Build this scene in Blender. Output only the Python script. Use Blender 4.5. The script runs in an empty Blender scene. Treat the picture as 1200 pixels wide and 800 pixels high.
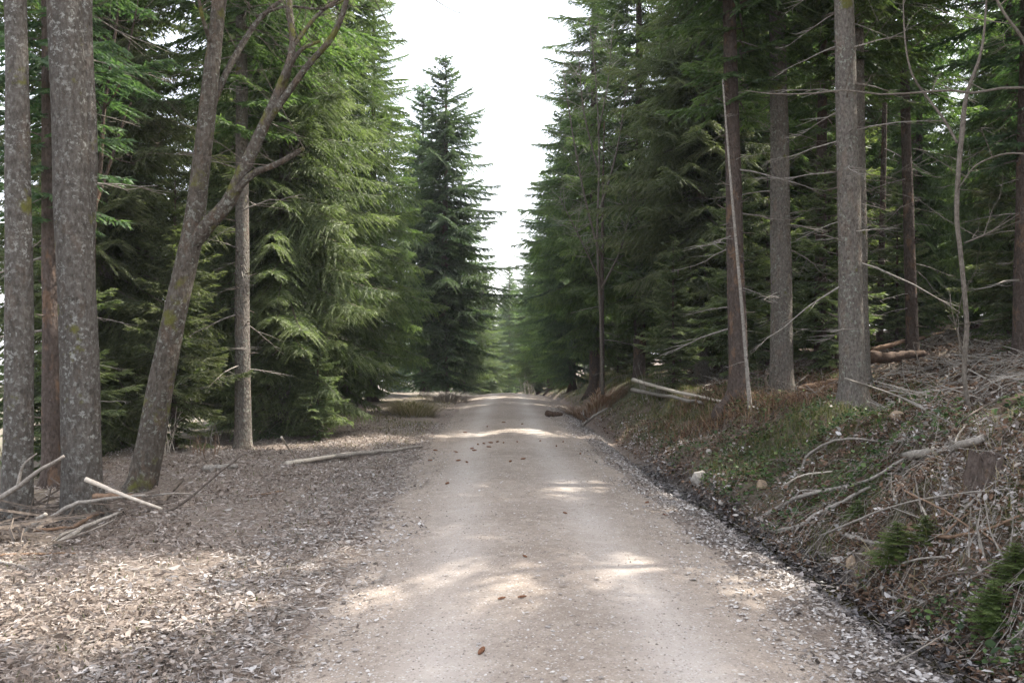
import bpy, math, random
import numpy as np
from mathutils import Vector
SC = bpy.context.scene
COL = SC.collection
R = math.radians
random.seed(7)
RNG = np.random.default_rng(7)

# ------------------------------------------------------------------ camera, world, sun, exposure
F, HX, HY, CAMZ = 1000.0, 600.0, 418.0, 1.65        # focal length and horizon in the photograph's 1200 px frame
cam = bpy.data.objects.new('camera', bpy.data.cameras.new('camera')); COL.objects.link(cam)
cam.data.sensor_width = 36; cam.data.lens = F / 1200 * 36
cam.data.shift_y = 18 / 1200
cam.location = (0, 0, CAMZ); cam.rotation_euler = (R(90), 0, 0)
cam.data.clip_start = 0.05; cam.data.clip_end = 3000
SC.camera = cam
SUN_AZ, SUN_EL = 70.0, 52.0                        # degrees clockwise from +Y, degrees up
w = bpy.data.worlds.new("World"); SC.world = w; w.use_nodes = True
wn = w.node_tree.nodes; wl = w.node_tree.links
sky = wn.new('ShaderNodeTexSky'); sky.sky_type = 'NISHITA'; sky.sun_disc = False
sky.sun_elevation = R(SUN_EL); sky.sun_rotation = R(SUN_AZ)
sky.air_density = 1.0; sky.dust_density = 5.0; sky.ozone_density = 1.0
bg = wn['Background']; bg.inputs['Strength'].default_value = 0.15
mixw = wn.new('ShaderNodeMix'); mixw.data_type = 'RGBA'; mixw.inputs[0].default_value = 0.42
mixw.inputs[7].default_value = (9.6, 9.6, 9.9, 1)    # thin high cloud, the same all over the sky
wl.new(sky.outputs[0], mixw.inputs[6]); wl.new(mixw.outputs[2], bg.inputs['Color'])
sl = bpy.data.lights.new('sun', 'SUN'); sl.energy = 4.0; sl.angle = R(0.53); sl.color = (1.0, .945, .86)
sun = bpy.data.objects.new('sun', sl); COL.objects.link(sun)
sd = Vector((math.cos(R(SUN_EL)) * math.sin(R(SUN_AZ)), math.cos(R(SUN_EL)) * math.cos(R(SUN_AZ)), math.sin(R(SUN_EL))))
sun.rotation_euler = sd.to_track_quat('Z', 'Y').to_euler(); sun.location = sd * 60
SC.view_settings.view_transform = 'Standard'; SC.view_settings.look = 'None'
SC.view_settings.exposure = 1.55; SC.view_settings.gamma = 1.0
SC.render.engine = 'CYCLES'
SC.cycles.max_bounces = 6; SC.cycles.diffuse_bounces = 4; SC.cycles.transmission_bounces = 4
SC.cycles.glossy_bounces = 2; SC.cycles.transparent_max_bounces = 4
SC.cycles.use_denoising = True
SC.cycles.caustics_reflective = False; SC.cycles.caustics_refractive = False

# ------------------------------------------------------------------ numeric helpers
_T = np.random.default_rng(3).random((256, 256))
def vn(x, y):
    xi = np.floor(x).astype(int); yi = np.floor(y).astype(int)
    fx = x - xi; fy = y - yi; fx = fx * fx * (3 - 2 * fx); fy = fy * fy * (3 - 2 * fy)
    a = _T[xi & 255, yi & 255]; b = _T[(xi + 1) & 255, yi & 255]
    c = _T[xi & 255, (yi + 1) & 255]; d = _T[(xi + 1) & 255, (yi + 1) & 255]
    return (a + (b - a) * fx) * (1 - fy) + (c + (d - c) * fx) * fy - .5
def fbm(x, y, f, o=3):
    s = 0; a = 1.0
    for i in range(o):
        s = s + a * vn(x * f + 17.3 * i, y * f - 9.1 * i); f *= 2.03; a *= .5
    return s
def sstep(a, b, x):
    t = np.clip((x - a) / (b - a), 0, 1); return t * t * (3 - 2 * t)
XC_D = [-30, 4.3, 5.85, 9.1, 14, 18, 28, 40, 60, 90, 130]
XC_X = [.45, .30, .25, .14, -.02, -.12, -.16, -.14, -.5, -2.6, -8]
def xc(y): return np.interp(y, XC_D, XC_X)
def base(y):
    q = np.clip(y - 28, 0, 36); z = -0.0011 * q * q
    return z - .06 * np.clip(y - 64, 0, 60)
ROADW = 1.6
def zf(X, Y):
    """height of the ground"""
    X = np.asarray(X, float); Y = np.asarray(Y, float)
    u = X - xc(Y); z = base(Y)
    wob = .22 * fbm(Y, Y * 0 + 3, .35, 2)
    # right: ditch, bank, hillside
    uu = u + wob
    r = sstep(1.5, 1.9, u)
    zr = -.05 * r - .26 * np.exp(-((uu - 2.3) / .27) ** 2)
    rise = np.interp(Y, [0, 7, 12, 20, 40], [1.15, .95, .72, .75, .8])
    zr = zr + rise * sstep(2.4, np.interp(Y, [6, 11, 30], [3.55, 4.5, 4.3]), uu) + .15 * np.clip(u - 3.5, 0, 24) + .05 * np.clip(u - 27, 0, 200)
    # left: verge, then the ground falls away behind the first trunks
    v = -u
    edge = 5.6 + .4 * fbm(Y, Y * 0 + 9, .3, 2) + np.clip(Y - 8, 0, 10) * .12
    zl = -.06 * sstep(1.5, 2.0, v) + .05 * sstep(2.3, 3.6, v) - .55 * sstep(edge, edge + 1.4, v) - .12 * np.clip(v - edge - 1, 0, 30)
    z = z + np.where(u > 0, zr, zl)
    off = sstep(1.55, 2.2, np.abs(u)); far = sstep(2.2, 4, np.abs(u))
    z = z + off * (.05 * fbm(X, Y, 1.6, 3) + .022 * fbm(X + 5, Y, 6.5, 2)) + far * .22 * fbm(X, Y + 40, .35, 2) + sstep(2.3, 2.9, u) * (.26 * fbm(X + 9, Y, 1.7, 3) + .06 * fbm(X, Y, 7.5, 2))
    z = z - .1 * (1 - sstep(1.3, 1.75, np.abs(u))) - .035 * (1 - sstep(1.75, 2.4, np.abs(u)))
    return z
def zroad(u, Y, X): return base(Y) - .05 + .125 * (1 - (u / ROADW) ** 2) + .022 * fbm(X, Y, .9, 2) + .008 * fbm(X, Y, 4.0, 2) - .09 * sstep(1.5, 1.95, np.abs(u)) - .012 * (np.exp(-((u - .62) / .25) ** 2) + np.exp(-((u + .68) / .25) ** 2)) - .02
def P(px, py, D): return Vector(((px - HX) / F * D, D, CAMZ - (py - HY) / F * D))
def gp(px, py, lo=3.2, hi=60):
    """the point of the ground seen at a pixel of the photograph"""
    D = np.arange(lo, hi, .02); X = (px - HX) / F * D
    z = zf(X, D); z = np.where(np.abs(X - xc(D)) < 1.9, np.maximum(z, zroad(X - xc(D), D, X)), z)
    s = np.nonzero(z - (CAMZ - (py - HY) / F * D) >= 0)[0]
    i = s[0] if len(s) else len(D) - 1
    return Vector((X[i], D[i], z[i]))
def gz(x, y): return float(zf(x, y))

# ------------------------------------------------------------------ mesh and object helpers
class MB:
    def __init__(s): s.V = []; s.T = []; s.Q = []; s.A = []; s.n = 0
    def add(s, V, T=None, Q=None, a=0.5):
        V = np.asarray(V, np.float32).reshape(-1, 3)
        if T is not None and len(T): s.T.append(np.asarray(T, np.int32) + s.n)
        if Q is not None and len(Q): s.Q.append(np.asarray(Q, np.int32) + s.n)
        s.V.append(V); s.A.append(np.broadcast_to(np.asarray(a, np.float32), (len(V),)).copy()); s.n += len(V); return s
    def mesh(s, name, mat, smooth=False):
        me = bpy.data.meshes.new(name)
        V = np.concatenate(s.V); T = np.concatenate(s.T) if s.T else np.zeros((0, 3), np.int32)
        Q = np.concatenate(s.Q) if s.Q else np.zeros((0, 4), np.int32)
        me.vertices.add(len(V)); me.vertices.foreach_set('co', V.ravel())
        L = np.concatenate([T.ravel(), Q.ravel()]).astype(np.int32)
        me.loops.add(len(L)); me.loops.foreach_set('vertex_index', L)
        nt, nq = len(T), len(Q); me.polygons.add(nt + nq)
        me.polygons.foreach_set('loop_start', np.concatenate([np.arange(nt) * 3, nt * 3 + np.arange(nq) * 4]).astype(np.int32))
        me.polygons.foreach_set('use_smooth', np.full(nt + nq, smooth, bool))
        me.update(calc_edges=True)
        at = me.attributes.new('tint', 'FLOAT', 'POINT'); at.data.foreach_set('value', np.concatenate(s.A))
        me.materials.append(mat); return me
def ob(name, me, parent=None, loc=None):
    o = bpy.data.objects.new(name, me); COL.objects.link(o)
    if parent is not None: o.parent = parent
    if loc is not None: o.location = loc
    return o
def tag(o, label=None, cat=None, group=None, kind=None):
    if label: o['label'] = label
    if cat: o['category'] = cat
    if group: o['group'] = group
    if kind: o['kind'] = kind
    return o
def tube(pts, rad, sides=8, cap=True, rough=0.0, seed=0):
    """tapered tube along a polyline"""
    pts = np.asarray([tuple(p) for p in pts], float); n = len(pts); rad = np.asarray(rad, float)
    d = np.gradient(pts, axis=0); d /= np.linalg.norm(d, axis=1)[:, None] + 1e-9
    up = np.array([0, 0, 1.0]) if abs(d[0][2]) < .8 else np.array([1.0, 0, 0])
    a = np.cross(d, up); a /= np.linalg.norm(a, axis=1)[:, None] + 1e-9; b = np.cross(d, a)
    th = np.arange(sides) / sides * 2 * np.pi
    rr = np.ones((n, sides))
    if rough:
        g = np.random.default_rng(seed); k = g.random(3) * 6
        s = np.cumsum(np.r_[0, np.linalg.norm(np.diff(pts, axis=0), axis=1)])
        for m in (1, 2, 3, 5): rr += rough * .6 * np.sin(m * th[None] + k[m % 3] + s[:, None] * (1.3 + m) + m) / m
        rr += rough * .5 * (g.random((n, sides)) - .5)
    V = pts[:, None] + rad[:, None, None] * rr[..., None] * (a[:, None] * np.cos(th)[None, :, None] + b[:, None] * np.sin(th)[None, :, None])
    V = V.reshape(-1, 3); i = np.arange(n - 1)[:, None] * sides; j = np.arange(sides)[None]; k = (j + 1) % sides
    Q = np.stack([i + j, i + k, i + k + sides, i + j + sides], -1).reshape(-1, 4)
    T = np.zeros((0, 3), int)
    if cap:
        V = np.vstack([V, pts[:1], pts[-1:]]); c0, c1 = len(V) - 2, len(V) - 1; jj = np.arange(sides); kk = (jj + 1) % sides
        T = np.vstack([np.stack([kk, jj, np.full(sides, c0)], -1), np.stack([jj + (n - 1) * sides, kk + (n - 1) * sides, np.full(sides, c1)], -1)])
    return V, T, Q
def curve(pts, n):
    """smooth polyline through points (Catmull-Rom)"""
    p = np.asarray([tuple(q) for q in pts], float)
    if len(p) < 3: return p[0] + (p[-1] - p[0]) * np.linspace(0, 1, n)[:, None]
    p = np.vstack([2 * p[0] - p[1], p, 2 * p[-1] - p[-2]]); m = len(p) - 3
    t = np.linspace(0, m - 1e-6, n); i = t.astype(int); f = (t - i)[:, None]
    a, b, c, d = p[i], p[i + 1], p[i + 2], p[i + 3]
    return .5 * (2 * b + (c - a) * f + (2 * a - 5 * b + 4 * c - d) * f * f + (3 * b - a - 3 * c + d) * f ** 3)

# ------------------------------------------------------------------ materials
def newmat(name):
    m = bpy.data.materials.new(name); m.use_nodes = True; nt = m.node_tree
    return m, nt.nodes, nt.links, nt.nodes['Principled BSDF']
def ramp(N, stops):
    r = N.new('ShaderNodeValToRGB'); e = r.color_ramp.elements
    while len(e) > 1: e.remove(e[-1])
    e[0].position = stops[0][0]; e[0].color = (*stops[0][1], 1)
    for p, c in stops[1:]:
        q = e.new(p); q.color = (*c, 1)
    return r
def noise(N, Lk, scale, detail=4, rough=.6, co=None, vec=None):
    n = N.new('ShaderNodeTexNoise'); n.inputs['Scale'].default_value = scale; n.inputs['Detail'].default_value = detail; n.inputs['Roughness'].default_value = rough
    if co is not None: Lk.new(co, n.inputs['Vector'])
    return n
def mixc(N, Lk, fac, a, b, mode='MIX'):
    m = N.new('ShaderNodeMix'); m.data_type = 'RGBA'; m.blend_type = mode
    for i, v in ((0, fac), (6, a), (7, b)):
        if isinstance(v, (int, float)): m.inputs[i].default_value = v
        elif isinstance(v, tuple): m.inputs[i].default_value = (*v, 1)
        else: Lk.new(v, m.inputs[i])
    return m.outputs[2]
def bump(N, Lk, B, h, strength=.5, dist=.02):
    b = N.new('ShaderNodeBump'); b.inputs['Strength'].default_value = strength; b.inputs['Distance'].default_value = dist
    Lk.new(h, b.inputs['Height']); Lk.new(b.outputs[0], B.inputs['Normal'])
def math_(N, Lk, op, a, b=0.0, clamp=False):
    m = N.new('ShaderNodeMath'); m.operation = op; m.use_clamp = clamp
    for i, v in enumerate((a, b)):
        if isinstance(v, (int, float)): m.inputs[i].default_value = v
        else: Lk.new(v, m.inputs[i])
    return m.outputs[0]
def attr(N, name='tint'):
    a = N.new('ShaderNodeAttribute'); a.attribute_name = name; return a.outputs['Fac']

def foliage_mat(name, dark, mid, light, trans=.35):
    m, N, Lk, B = newmat(name)
    tc = N.new('ShaderNodeTexCoord'); oi = N.new('ShaderNodeObjectInfo')
    n = noise(N, Lk, .9, 3, .6, tc.outputs['Object'])
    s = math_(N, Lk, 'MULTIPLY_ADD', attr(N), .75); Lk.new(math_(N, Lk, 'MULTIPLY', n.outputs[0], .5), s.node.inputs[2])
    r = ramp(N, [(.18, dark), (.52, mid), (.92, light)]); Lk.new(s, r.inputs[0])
    hs = N.new('ShaderNodeHueSaturation'); Lk.new(r.outputs[0], hs.inputs['Color'])
    Lk.new(math_(N, Lk, 'MULTIPLY_ADD', oi.outputs['Random'], .03), hs.inputs['Hue']); hs.inputs['Hue'].links[0].from_node.inputs[2].default_value = .485
    v = math_(N, Lk, 'MULTIPLY_ADD', oi.outputs['Random'], .4); v.node.inputs[2].default_value = .8; Lk.new(v, hs.inputs['Value'])
    Lk.new(hs.outputs[0], B.inputs['Base Color']); B.inputs['Roughness'].default_value = .55; B.inputs['Specular IOR Level'].default_value = .35
    t = N.new('ShaderNodeBsdfTranslucent'); Lk.new(mixc(N, Lk, 1.0, hs.outputs[0], (1.3, 1.6, .7), 'MULTIPLY'), t.inputs['Color'])
    mx = N.new('ShaderNodeMixShader'); mx.inputs[0].default_value = trans
    Lk.new(B.outputs[0], mx.inputs[1]); Lk.new(t.outputs[0], mx.inputs[2]); Lk.new(mx.outputs[0], N['Material Output'].inputs['Surface'])
    return m
def bark_mat(name, dark, mid, light, lichen=None, lich=.0, moss=0.0, scale=1.0, orange=0.0):
    m, N, Lk, B = newmat(name)
    tc = N.new('ShaderNodeTexCoord'); mp = N.new('ShaderNodeMapping'); Lk.new(tc.outputs['Object'], mp.inputs['Vector'])
    mp.inputs['Scale'].default_value = (1, 1, .45)
    n1 = noise(N, Lk, 22 * scale, 6, .7, mp.outputs[0]); r = ramp(N, [(.32, dark), (.5, mid), (.68, light)]); Lk.new(n1.outputs[0], r.inputs[0])
    n2 = noise(N, Lk, 3.1, 3, .6, tc.outputs['Object'])
    c = mixc(N, Lk, math_(N, Lk, 'MULTIPLY', n2.outputs[0], .75), r.outputs[0], tuple(x * .55 for x in mid))
    vo = N.new('ShaderNodeTexVoronoi'); vo.inputs['Scale'].default_value = 26 * scale; Lk.new(mp.outputs[0], vo.inputs['Vector'])
    if lichen:
        n3 = noise(N, Lk, 21, 5, .75, tc.outputs['Object']); rr = ramp(N, [(.5 + .06 * (1 - lich), (0, 0, 0)), (.6, (1, 1, 1))]); Lk.new(n3.outputs[0], rr.inputs[0])
        lm = ramp(N, [(.38, (.15, .15, .15)), (.6, (.75, .75, .75))]); Lk.new(n2.outputs[0], lm.inputs[0])
        c = mixc(N, Lk, math_(N, Lk, 'MULTIPLY', rr.outputs[0], lm.outputs[0]), c, lichen)
    if orange:
        n5 = noise(N, Lk, 5, 4, .7, mp.outputs[0]); rr = ramp(N, [(.54, (0, 0, 0)), (.62, (1, 1, 1))]); Lk.new(n5.outputs[0], rr.inputs[0])
        c = mixc(N, Lk, math_(N, Lk, 'MULTIPLY', rr.outputs[0], orange), c, (.3, .17, .09))
    if moss:
        n4 = noise(N, Lk, 2.7, 4, .65, tc.outputs['Object']); rr = ramp(N, [(.64 - .1 * moss, (0, 0, 0)), (.7 - .06 * moss, (1, 1, 1))]); Lk.new(n4.outputs[0], rr.inputs[0])
        c = mixc(N, Lk, math_(N, Lk, 'MULTIPLY', rr.outputs[0], .85), c, (.12, .12, .025))
    Lk.new(c, B.inputs['Base Color']); B.inputs['Roughness'].default_value = .9; B.inputs['Specular IOR Level'].default_value = .15
    h = math_(N, Lk, 'ADD', n1.outputs[0], math_(N, Lk, 'MULTIPLY', vo.outputs['Distance'], .5))
    bump(N, Lk, B, h, 1.0, .035); return m
def leaf_mat(name, stops, trans=.25, rough=.7, sp=.25):
    m, N, Lk, B = newmat(name)
    r = ramp(N, stops); Lk.new(attr(N), r.inputs[0]); tc = N.new('ShaderNodeTexCoord')
    n = noise(N, Lk, 45, 3, .7, tc.outputs['Object']); c = mixc(N, Lk, .5, r.outputs[0], mixc(N, Lk, 1.0, r.outputs[0], n.outputs[0], 'MULTIPLY'))
    c = mixc(N, Lk, .35, c, mixc(N, Lk, 1.0, c, (1.6, 1.6, 1.6), 'MULTIPLY'))
    Lk.new(c, B.inputs['Base Color']); B.inputs['Roughness'].default_value = rough; B.inputs['Specular IOR Level'].default_value = sp
    t = N.new('ShaderNodeBsdfTranslucent'); Lk.new(c, t.inputs['Color'])
    mx = N.new('ShaderNodeMixShader'); mx.inputs[0].default_value = trans
    Lk.new(B.outputs[0], mx.inputs[1]); Lk.new(t.outputs[0], mx.inputs[2]); Lk.new(mx.outputs[0], N['Material Output'].inputs['Surface'])
    return m
def ground_mat():
    m, N, Lk, B = newmat('forest_floor'); tc = N.new('ShaderNodeTexCoord'); o = tc.outputs['Object']
    n1 = noise(N, Lk, 9, 8, .75, o); n2 = noise(N, Lk, 46, 5, .7, o); n3 = noise(N, Lk, .8, 4, .6, o)
    lit = ramp(N, [(.3, (.07, .05, .036)), (.47, (.18, .14, .11)), (.6, (.3, .25, .21)), (.75, (.46, .41, .37))]); Lk.new(math_(N, Lk, 'MULTIPLY_ADD', n2.outputs[0], .6), lit.inputs[0])
    Lk.new(math_(N, Lk, 'MULTIPLY', n1.outputs[0], .42), lit.inputs[0].links[0].from_node.inputs[2])
    soil = ramp(N, [(.3, (.03, .018, .012)), (.52, (.1, .058, .036)), (.75, (.2, .13, .09))]); Lk.new(n1.outputs[0], soil.inputs[0])
    a = N.new('ShaderNodeAttribute'); a.attribute_name = 'zone'; sp = N.new('ShaderNodeSeparateColor'); Lk.new(a.outputs['Color'], sp.inputs[0])
    c = mixc(N, Lk, sp.outputs[0], soil.outputs[0], lit.outputs[0])
    mo = ramp(N, [(.3, (.02, .03, .008)), (.6, (.075, .09, .02)), (.8, (.13, .14, .04))]); Lk.new(n2.outputs[0], mo.inputs[0])
    mf = ramp(N, [(.46, (0, 0, 0)), (.58, (1, 1, 1))]); Lk.new(math_(N, Lk, 'ADD', n3.outputs[0], math_(N, Lk, 'MULTIPLY', n1.outputs[0], .12)), mf.inputs[0])
    c = mixc(N, Lk, math_(N, Lk, 'MULTIPLY', sp.outputs[1], mf.outputs[0]), c, mo.outputs[0])
    c = mixc(N, Lk, sp.outputs[2], c, (.016, .013, .011))
    Lk.new(c, B.inputs['Base Color'])
    rg = math_(N, Lk, 'MULTIPLY_ADD', sp.outputs[2], -.55); rg.node.inputs[2].default_value = .92; Lk.new(rg, B.inputs['Roughness'])
    bump(N, Lk, B, math_(N, Lk, 'ADD', n1.outputs[0], math_(N, Lk, 'MULTIPLY', n2.outputs[0], .5)), .9, .05); return m
def road_mat():
    m, N, Lk, B = newmat('gravel_road'); tc = N.new('ShaderNodeTexCoord'); o = tc.outputs['Object']
    n1 = noise(N, Lk, 1.1, 5, .65, o); n2 = noise(N, Lk, 70, 4, .75, o); n3 = noise(N, Lk, 14, 6, .7, o)
    vo = N.new('ShaderNodeTexVoronoi'); vo.inputs['Scale'].default_value = 95; Lk.new(o, vo.inputs['Vector'])
    g = ramp(N, [(.28, (.12, .096, .076)), (.46, (.26, .218, .185)), (.6, (.375, .325, .282)), (.75, (.54, .49, .445))]); Lk.new(math_(N, Lk, 'MULTIPLY_ADD', n2.outputs[0], .6), g.inputs[0])
    Lk.new(math_(N, Lk, 'MULTIPLY', n3.outputs[0], .42), g.inputs[0].links[0].from_node.inputs[2])
    c = mixc(N, Lk, math_(N, Lk, 'MULTIPLY', n1.outputs[0], .55), g.outputs[0], (.335, .27, .205))
    tr = attr(N, 'track')
    n6 = noise(N, Lk, .55, 5, .6, o); dr = ramp(N, [(.42, (0, 0, 0)), (.62, (1, 1, 1))]); Lk.new(n6.outputs[0], dr.inputs[0]); c = mixc(N, Lk, math_(N, Lk, 'MULTIPLY', dr.outputs[0], .45), c, (.17, .14, .115))
    n7 = noise(N, Lk, 5.5, 5, .7, o); dr2 = ramp(N, [(.5, (0, 0, 0)), (.66, (1, 1, 1))]); Lk.new(n7.outputs[0], dr2.inputs[0]); c = mixc(N, Lk, math_(N, Lk, 'MULTIPLY', dr2.outputs[0], .4), c, (.45, .39, .32))
    c = mixc(N, Lk, math_(N, Lk, 'MULTIPLY', tr, .65), c, (.5, .455, .415))
    sp = N.new('ShaderNodeSeparateColor'); Lk.new(vo.outputs['Color'], sp.inputs[0])
    st = ramp(N, [(.93, (0, 0, 0)), (.96, (1, 1, 1))]); Lk.new(sp.outputs[0], st.inputs[0]); c = mixc(N, Lk, math_(N, Lk, 'MULTIPLY', st.outputs[0], .6), c, (.55, .52, .49))
    st2 = ramp(N, [(.93, (0, 0, 0)), (.96, (1, 1, 1))]); Lk.new(sp.outputs[1], st2.inputs[0]); c = mixc(N, Lk, math_(N, Lk, 'MULTIPLY', st2.outputs[0], .4), c, (.1, .08, .07))
    Lk.new(c, B.inputs['Base Color']); B.inputs['Roughness'].default_value = .95; B.inputs['Specular IOR Level'].default_value = .1
    bump(N, Lk, B, math_(N, Lk, 'ADD', math_(N, Lk, 'ADD', n2.outputs[0], n3.outputs[0]), vo.outputs['Distance']), .6, .012); return m
def plain(name, dark, light, scale=12, rough=.9, sp=.2, stretch=(1, 1, 1), bd=.01):
    m, N, Lk, B = newmat(name); tc = N.new('ShaderNodeTexCoord'); mp = N.new('ShaderNodeMapping'); Lk.new(tc.outputs['Object'], mp.inputs['Vector']); mp.inputs['Scale'].default_value = stretch
    n = noise(N, Lk, scale, 6, .7, mp.outputs[0]); r = ramp(N, [(.32, dark), (.68, light)]); Lk.new(n.outputs[0], r.inputs[0])
    Lk.new(r.outputs[0], B.inputs['Base Color']); B.inputs['Roughness'].default_value = rough; B.inputs['Specular IOR Level'].default_value = sp
    bump(N, Lk, B, n.outputs[0], .7, bd); return m

M = {}
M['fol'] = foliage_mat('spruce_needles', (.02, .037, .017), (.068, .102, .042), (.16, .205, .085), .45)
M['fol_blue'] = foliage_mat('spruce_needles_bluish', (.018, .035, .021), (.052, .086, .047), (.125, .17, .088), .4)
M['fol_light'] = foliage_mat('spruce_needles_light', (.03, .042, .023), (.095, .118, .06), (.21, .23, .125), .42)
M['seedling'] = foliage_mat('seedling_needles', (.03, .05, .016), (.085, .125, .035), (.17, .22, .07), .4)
M['bark_grey'] = bark_mat('lichened_grey_bark', (.045, .038, .032), (.115, .102, .088), (.195, .182, .162), (.33, .335, .31), .5, .4, 1.3, .06)
M['bark_fork'] = bark_mat('mossy_scaly_bark', (.04, .032, .025), (.11, .092, .074), (.2, .175, .145), (.28, .29, .25), .4, .8, 1.2, .12)
M['bark_spruce'] = bark_mat('spruce_bark', (.07, .058, .048), (.175, .152, .13), (.28, .25, .22), (.3, .33, .27), .2, .1, 1.6, .1)
M['bark_red'] = bark_mat('reddish_spruce_bark', (.045, .036, .03), (.11, .084, .07), (.175, .143, .122), None, 0, 0, 1.4, .3)
M['sapling'] = plain('smooth_sapling_bark', (.075, .06, .048), (.2, .175, .145), 26)
M['dead'] = plain('dead_grey_wood', (.14, .12, .1), (.36, .33, .29), 30)
M['dead_dark'] = plain('dark_dead_twigs', (.055, .042, .034), (.17, .14, .115), 20)
M['pale'] = plain('peeled_pale_wood', (.4, .34, .27), (.62, .56, .48), 25)
M['brown_wood'] = plain('brown_weathered_wood', (.1, .062, .04), (.27, .18, .12), 22)
M['rot'] = plain('rotten_red_wood', (.035, .024, .018), (.15, .1, .072), 24)
M['stone'] = plain('pale_stone', (.24, .21, .18), (.52, .48, .43), 9, bd=.02)
M['stone_tan'] = plain('tan_stone', (.2, .14, .09), (.4, .31, .22), 9, bd=.02)
M['cone'] = plain('cone_scales', (.09, .04, .022), (.24, .12, .07), 60)
M['litter'] = leaf_mat('dry_beech_leaves', [(0, (.07, .052, .04)), (.35, (.215, .17, .138)), (.65, (.35, .295, .255)), (.92, (.48, .43, .39)), (1, (.64, .6, .57))], .18)
M['litter_edge'] = leaf_mat('bleached_leaves', [(0, (.07, .055, .045)), (.3, (.2, .17, .15)), (.65, (.38, .345, .32)), (.9, (.5, .475, .455)), (1, (.66, .64, .62))], .15)
M['litter_bank'] = leaf_mat('brown_bank_leaves', [(0, (.04, .024, .016)), (.4, (.13, .08, .05)), (.62, (.24, .15, .1)), (.72, (.34, .29, .25)), (.88, (.5, .46, .43)), (1, (.66, .63, .61))], .2)
M['wet_leaf'] = leaf_mat('wet_black_leaves', [(0, (.014, .011, .01)), (.6, (.05, .042, .04)), (1, (.2, .18, .18))], .0, .3, .5)
M['green_leaf'] = leaf_mat('green_bramble_leaves', [(0, (.02, .045, .014)), (.5, (.055, .1, .028)), (.85, (.1, .17, .045)), (1, (.19, .24, .08))], .35, .5, .35)
M['grass'] = leaf_mat('verge_grass', [(0, (.07, .09, .025)), (.45, (.14, .155, .05)), (.7, (.28, .24, .12)), (1, (.46, .39, .25))], .35)
M['bracken'] = leaf_mat('dead_bracken', [(0, (.07, .035, .02)), (.5, (.19, .105, .06)), (1, (.36, .25, .16))], .2)
M['pebble'] = leaf_mat('gravel_stones', [(0, (.14, .11, .09)), (.5, (.33, .29, .25)), (1, (.58, .55, .52))], .0)

# ------------------------------------------------------------------ ground and road
def spaced(lo, hi, k, start):
    out = [start]
    while out[-1] < hi: out.append(out[-1] + max(.035, k * abs(out[-1])))
    return np.array(out)
ry = np.concatenate([np.arange(-16, 2.6, .6), spaced(0, 330, .0115, 2.7)])
c1 = np.arange(0, 6.5, .088); c2 = [6.5]
while c2[-1] < 260: c2.append(c2[-1] * 1.045)
cu = np.concatenate([-np.array(c2[::-1]), -c1[::-1], c1[1:], np.array(c2)])
cu = np.unique(np.round(cu, 4))
UU, YY = np.meshgrid(cu, ry); XX = UU + xc(YY); ZZ = zf(XX, YY)
nr, nc = UU.shape; ii = (np.arange(nr - 1)[:, None] * nc + np.arange(nc - 1)[None])
Qg = np.stack([ii, ii + 1, ii + nc + 1, ii + nc], -1).reshape(-1, 4)
gm = MB().add(np.stack([XX, YY, ZZ], -1), Q=Qg).mesh('ground', ground_mat(), True)
zone = np.zeros((nr * nc, 4), np.float32); u = UU.ravel(); y = YY.ravel(); x = XX.ravel(); wob = .22 * fbm(y, y * 0 + 3, .35, 2)
zone[:, 0] = np.where(u < 0, .95 - .45 * sstep(5, 6.5, -u), 1 - .62 * sstep(2.2, 2.6, u + wob))
zone[:, 1] = np.where(u < 0, .35 * sstep(1.9, 2.6, -u) * sstep(18, 24, y) + .25 * sstep(5, 6, -u), .8 * sstep(2.5, 3.2, u) * (1 - .75 * sstep(5, 8, u)))
zone[:, 2] = np.exp(-((u + wob - 2.3) / .3) ** 2) * (1 - sstep(11, 17, y)) * (u > 0); zone[:, 3] = 1
za = gm.color_attributes.new('zone', 'FLOAT_COLOR', 'POINT'); za.data.foreach_set('color', zone.ravel())
tag(ob('ground', gm), 'leaf strewn forest floor rising to the right of the track', kind='structure')

ru = np.linspace(-1.95, 1.95, 53); rY = np.concatenate([np.arange(-14, 2.6, .5), spaced(0, 125, .011, 2.7)])
UU, YY = np.meshgrid(ru, rY); XX = UU + xc(YY) + np.sign(UU) * (np.abs(UU) > 1.2) * .16 * fbm(YY, UU * .3, .8, 3)
ZZ = zroad(UU, YY, XX)
nr, nc = UU.shape; ii = (np.arange(nr - 1)[:, None] * nc + np.arange(nc - 1)[None])
rm = MB().add(np.stack([XX, YY, ZZ], -1), Q=np.stack([ii, ii + 1, ii + nc + 1, ii + nc], -1).reshape(-1, 4)).mesh('road', road_mat(), True)
tr = (np.exp(-((UU - .62) / .27) ** 2) + np.exp(-((UU + .68) / .27) ** 2)).ravel() * (.75 + .6 * fbm(XX, YY, .7, 3).ravel())
ta = rm.attributes.new('track', 'FLOAT', 'POINT'); ta.data.foreach_set('value', np.clip(tr, 0, 1).astype(np.float32))
tag(ob('road', rm), 'pale gravel forest track with two worn wheel lines', kind='structure')
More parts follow.
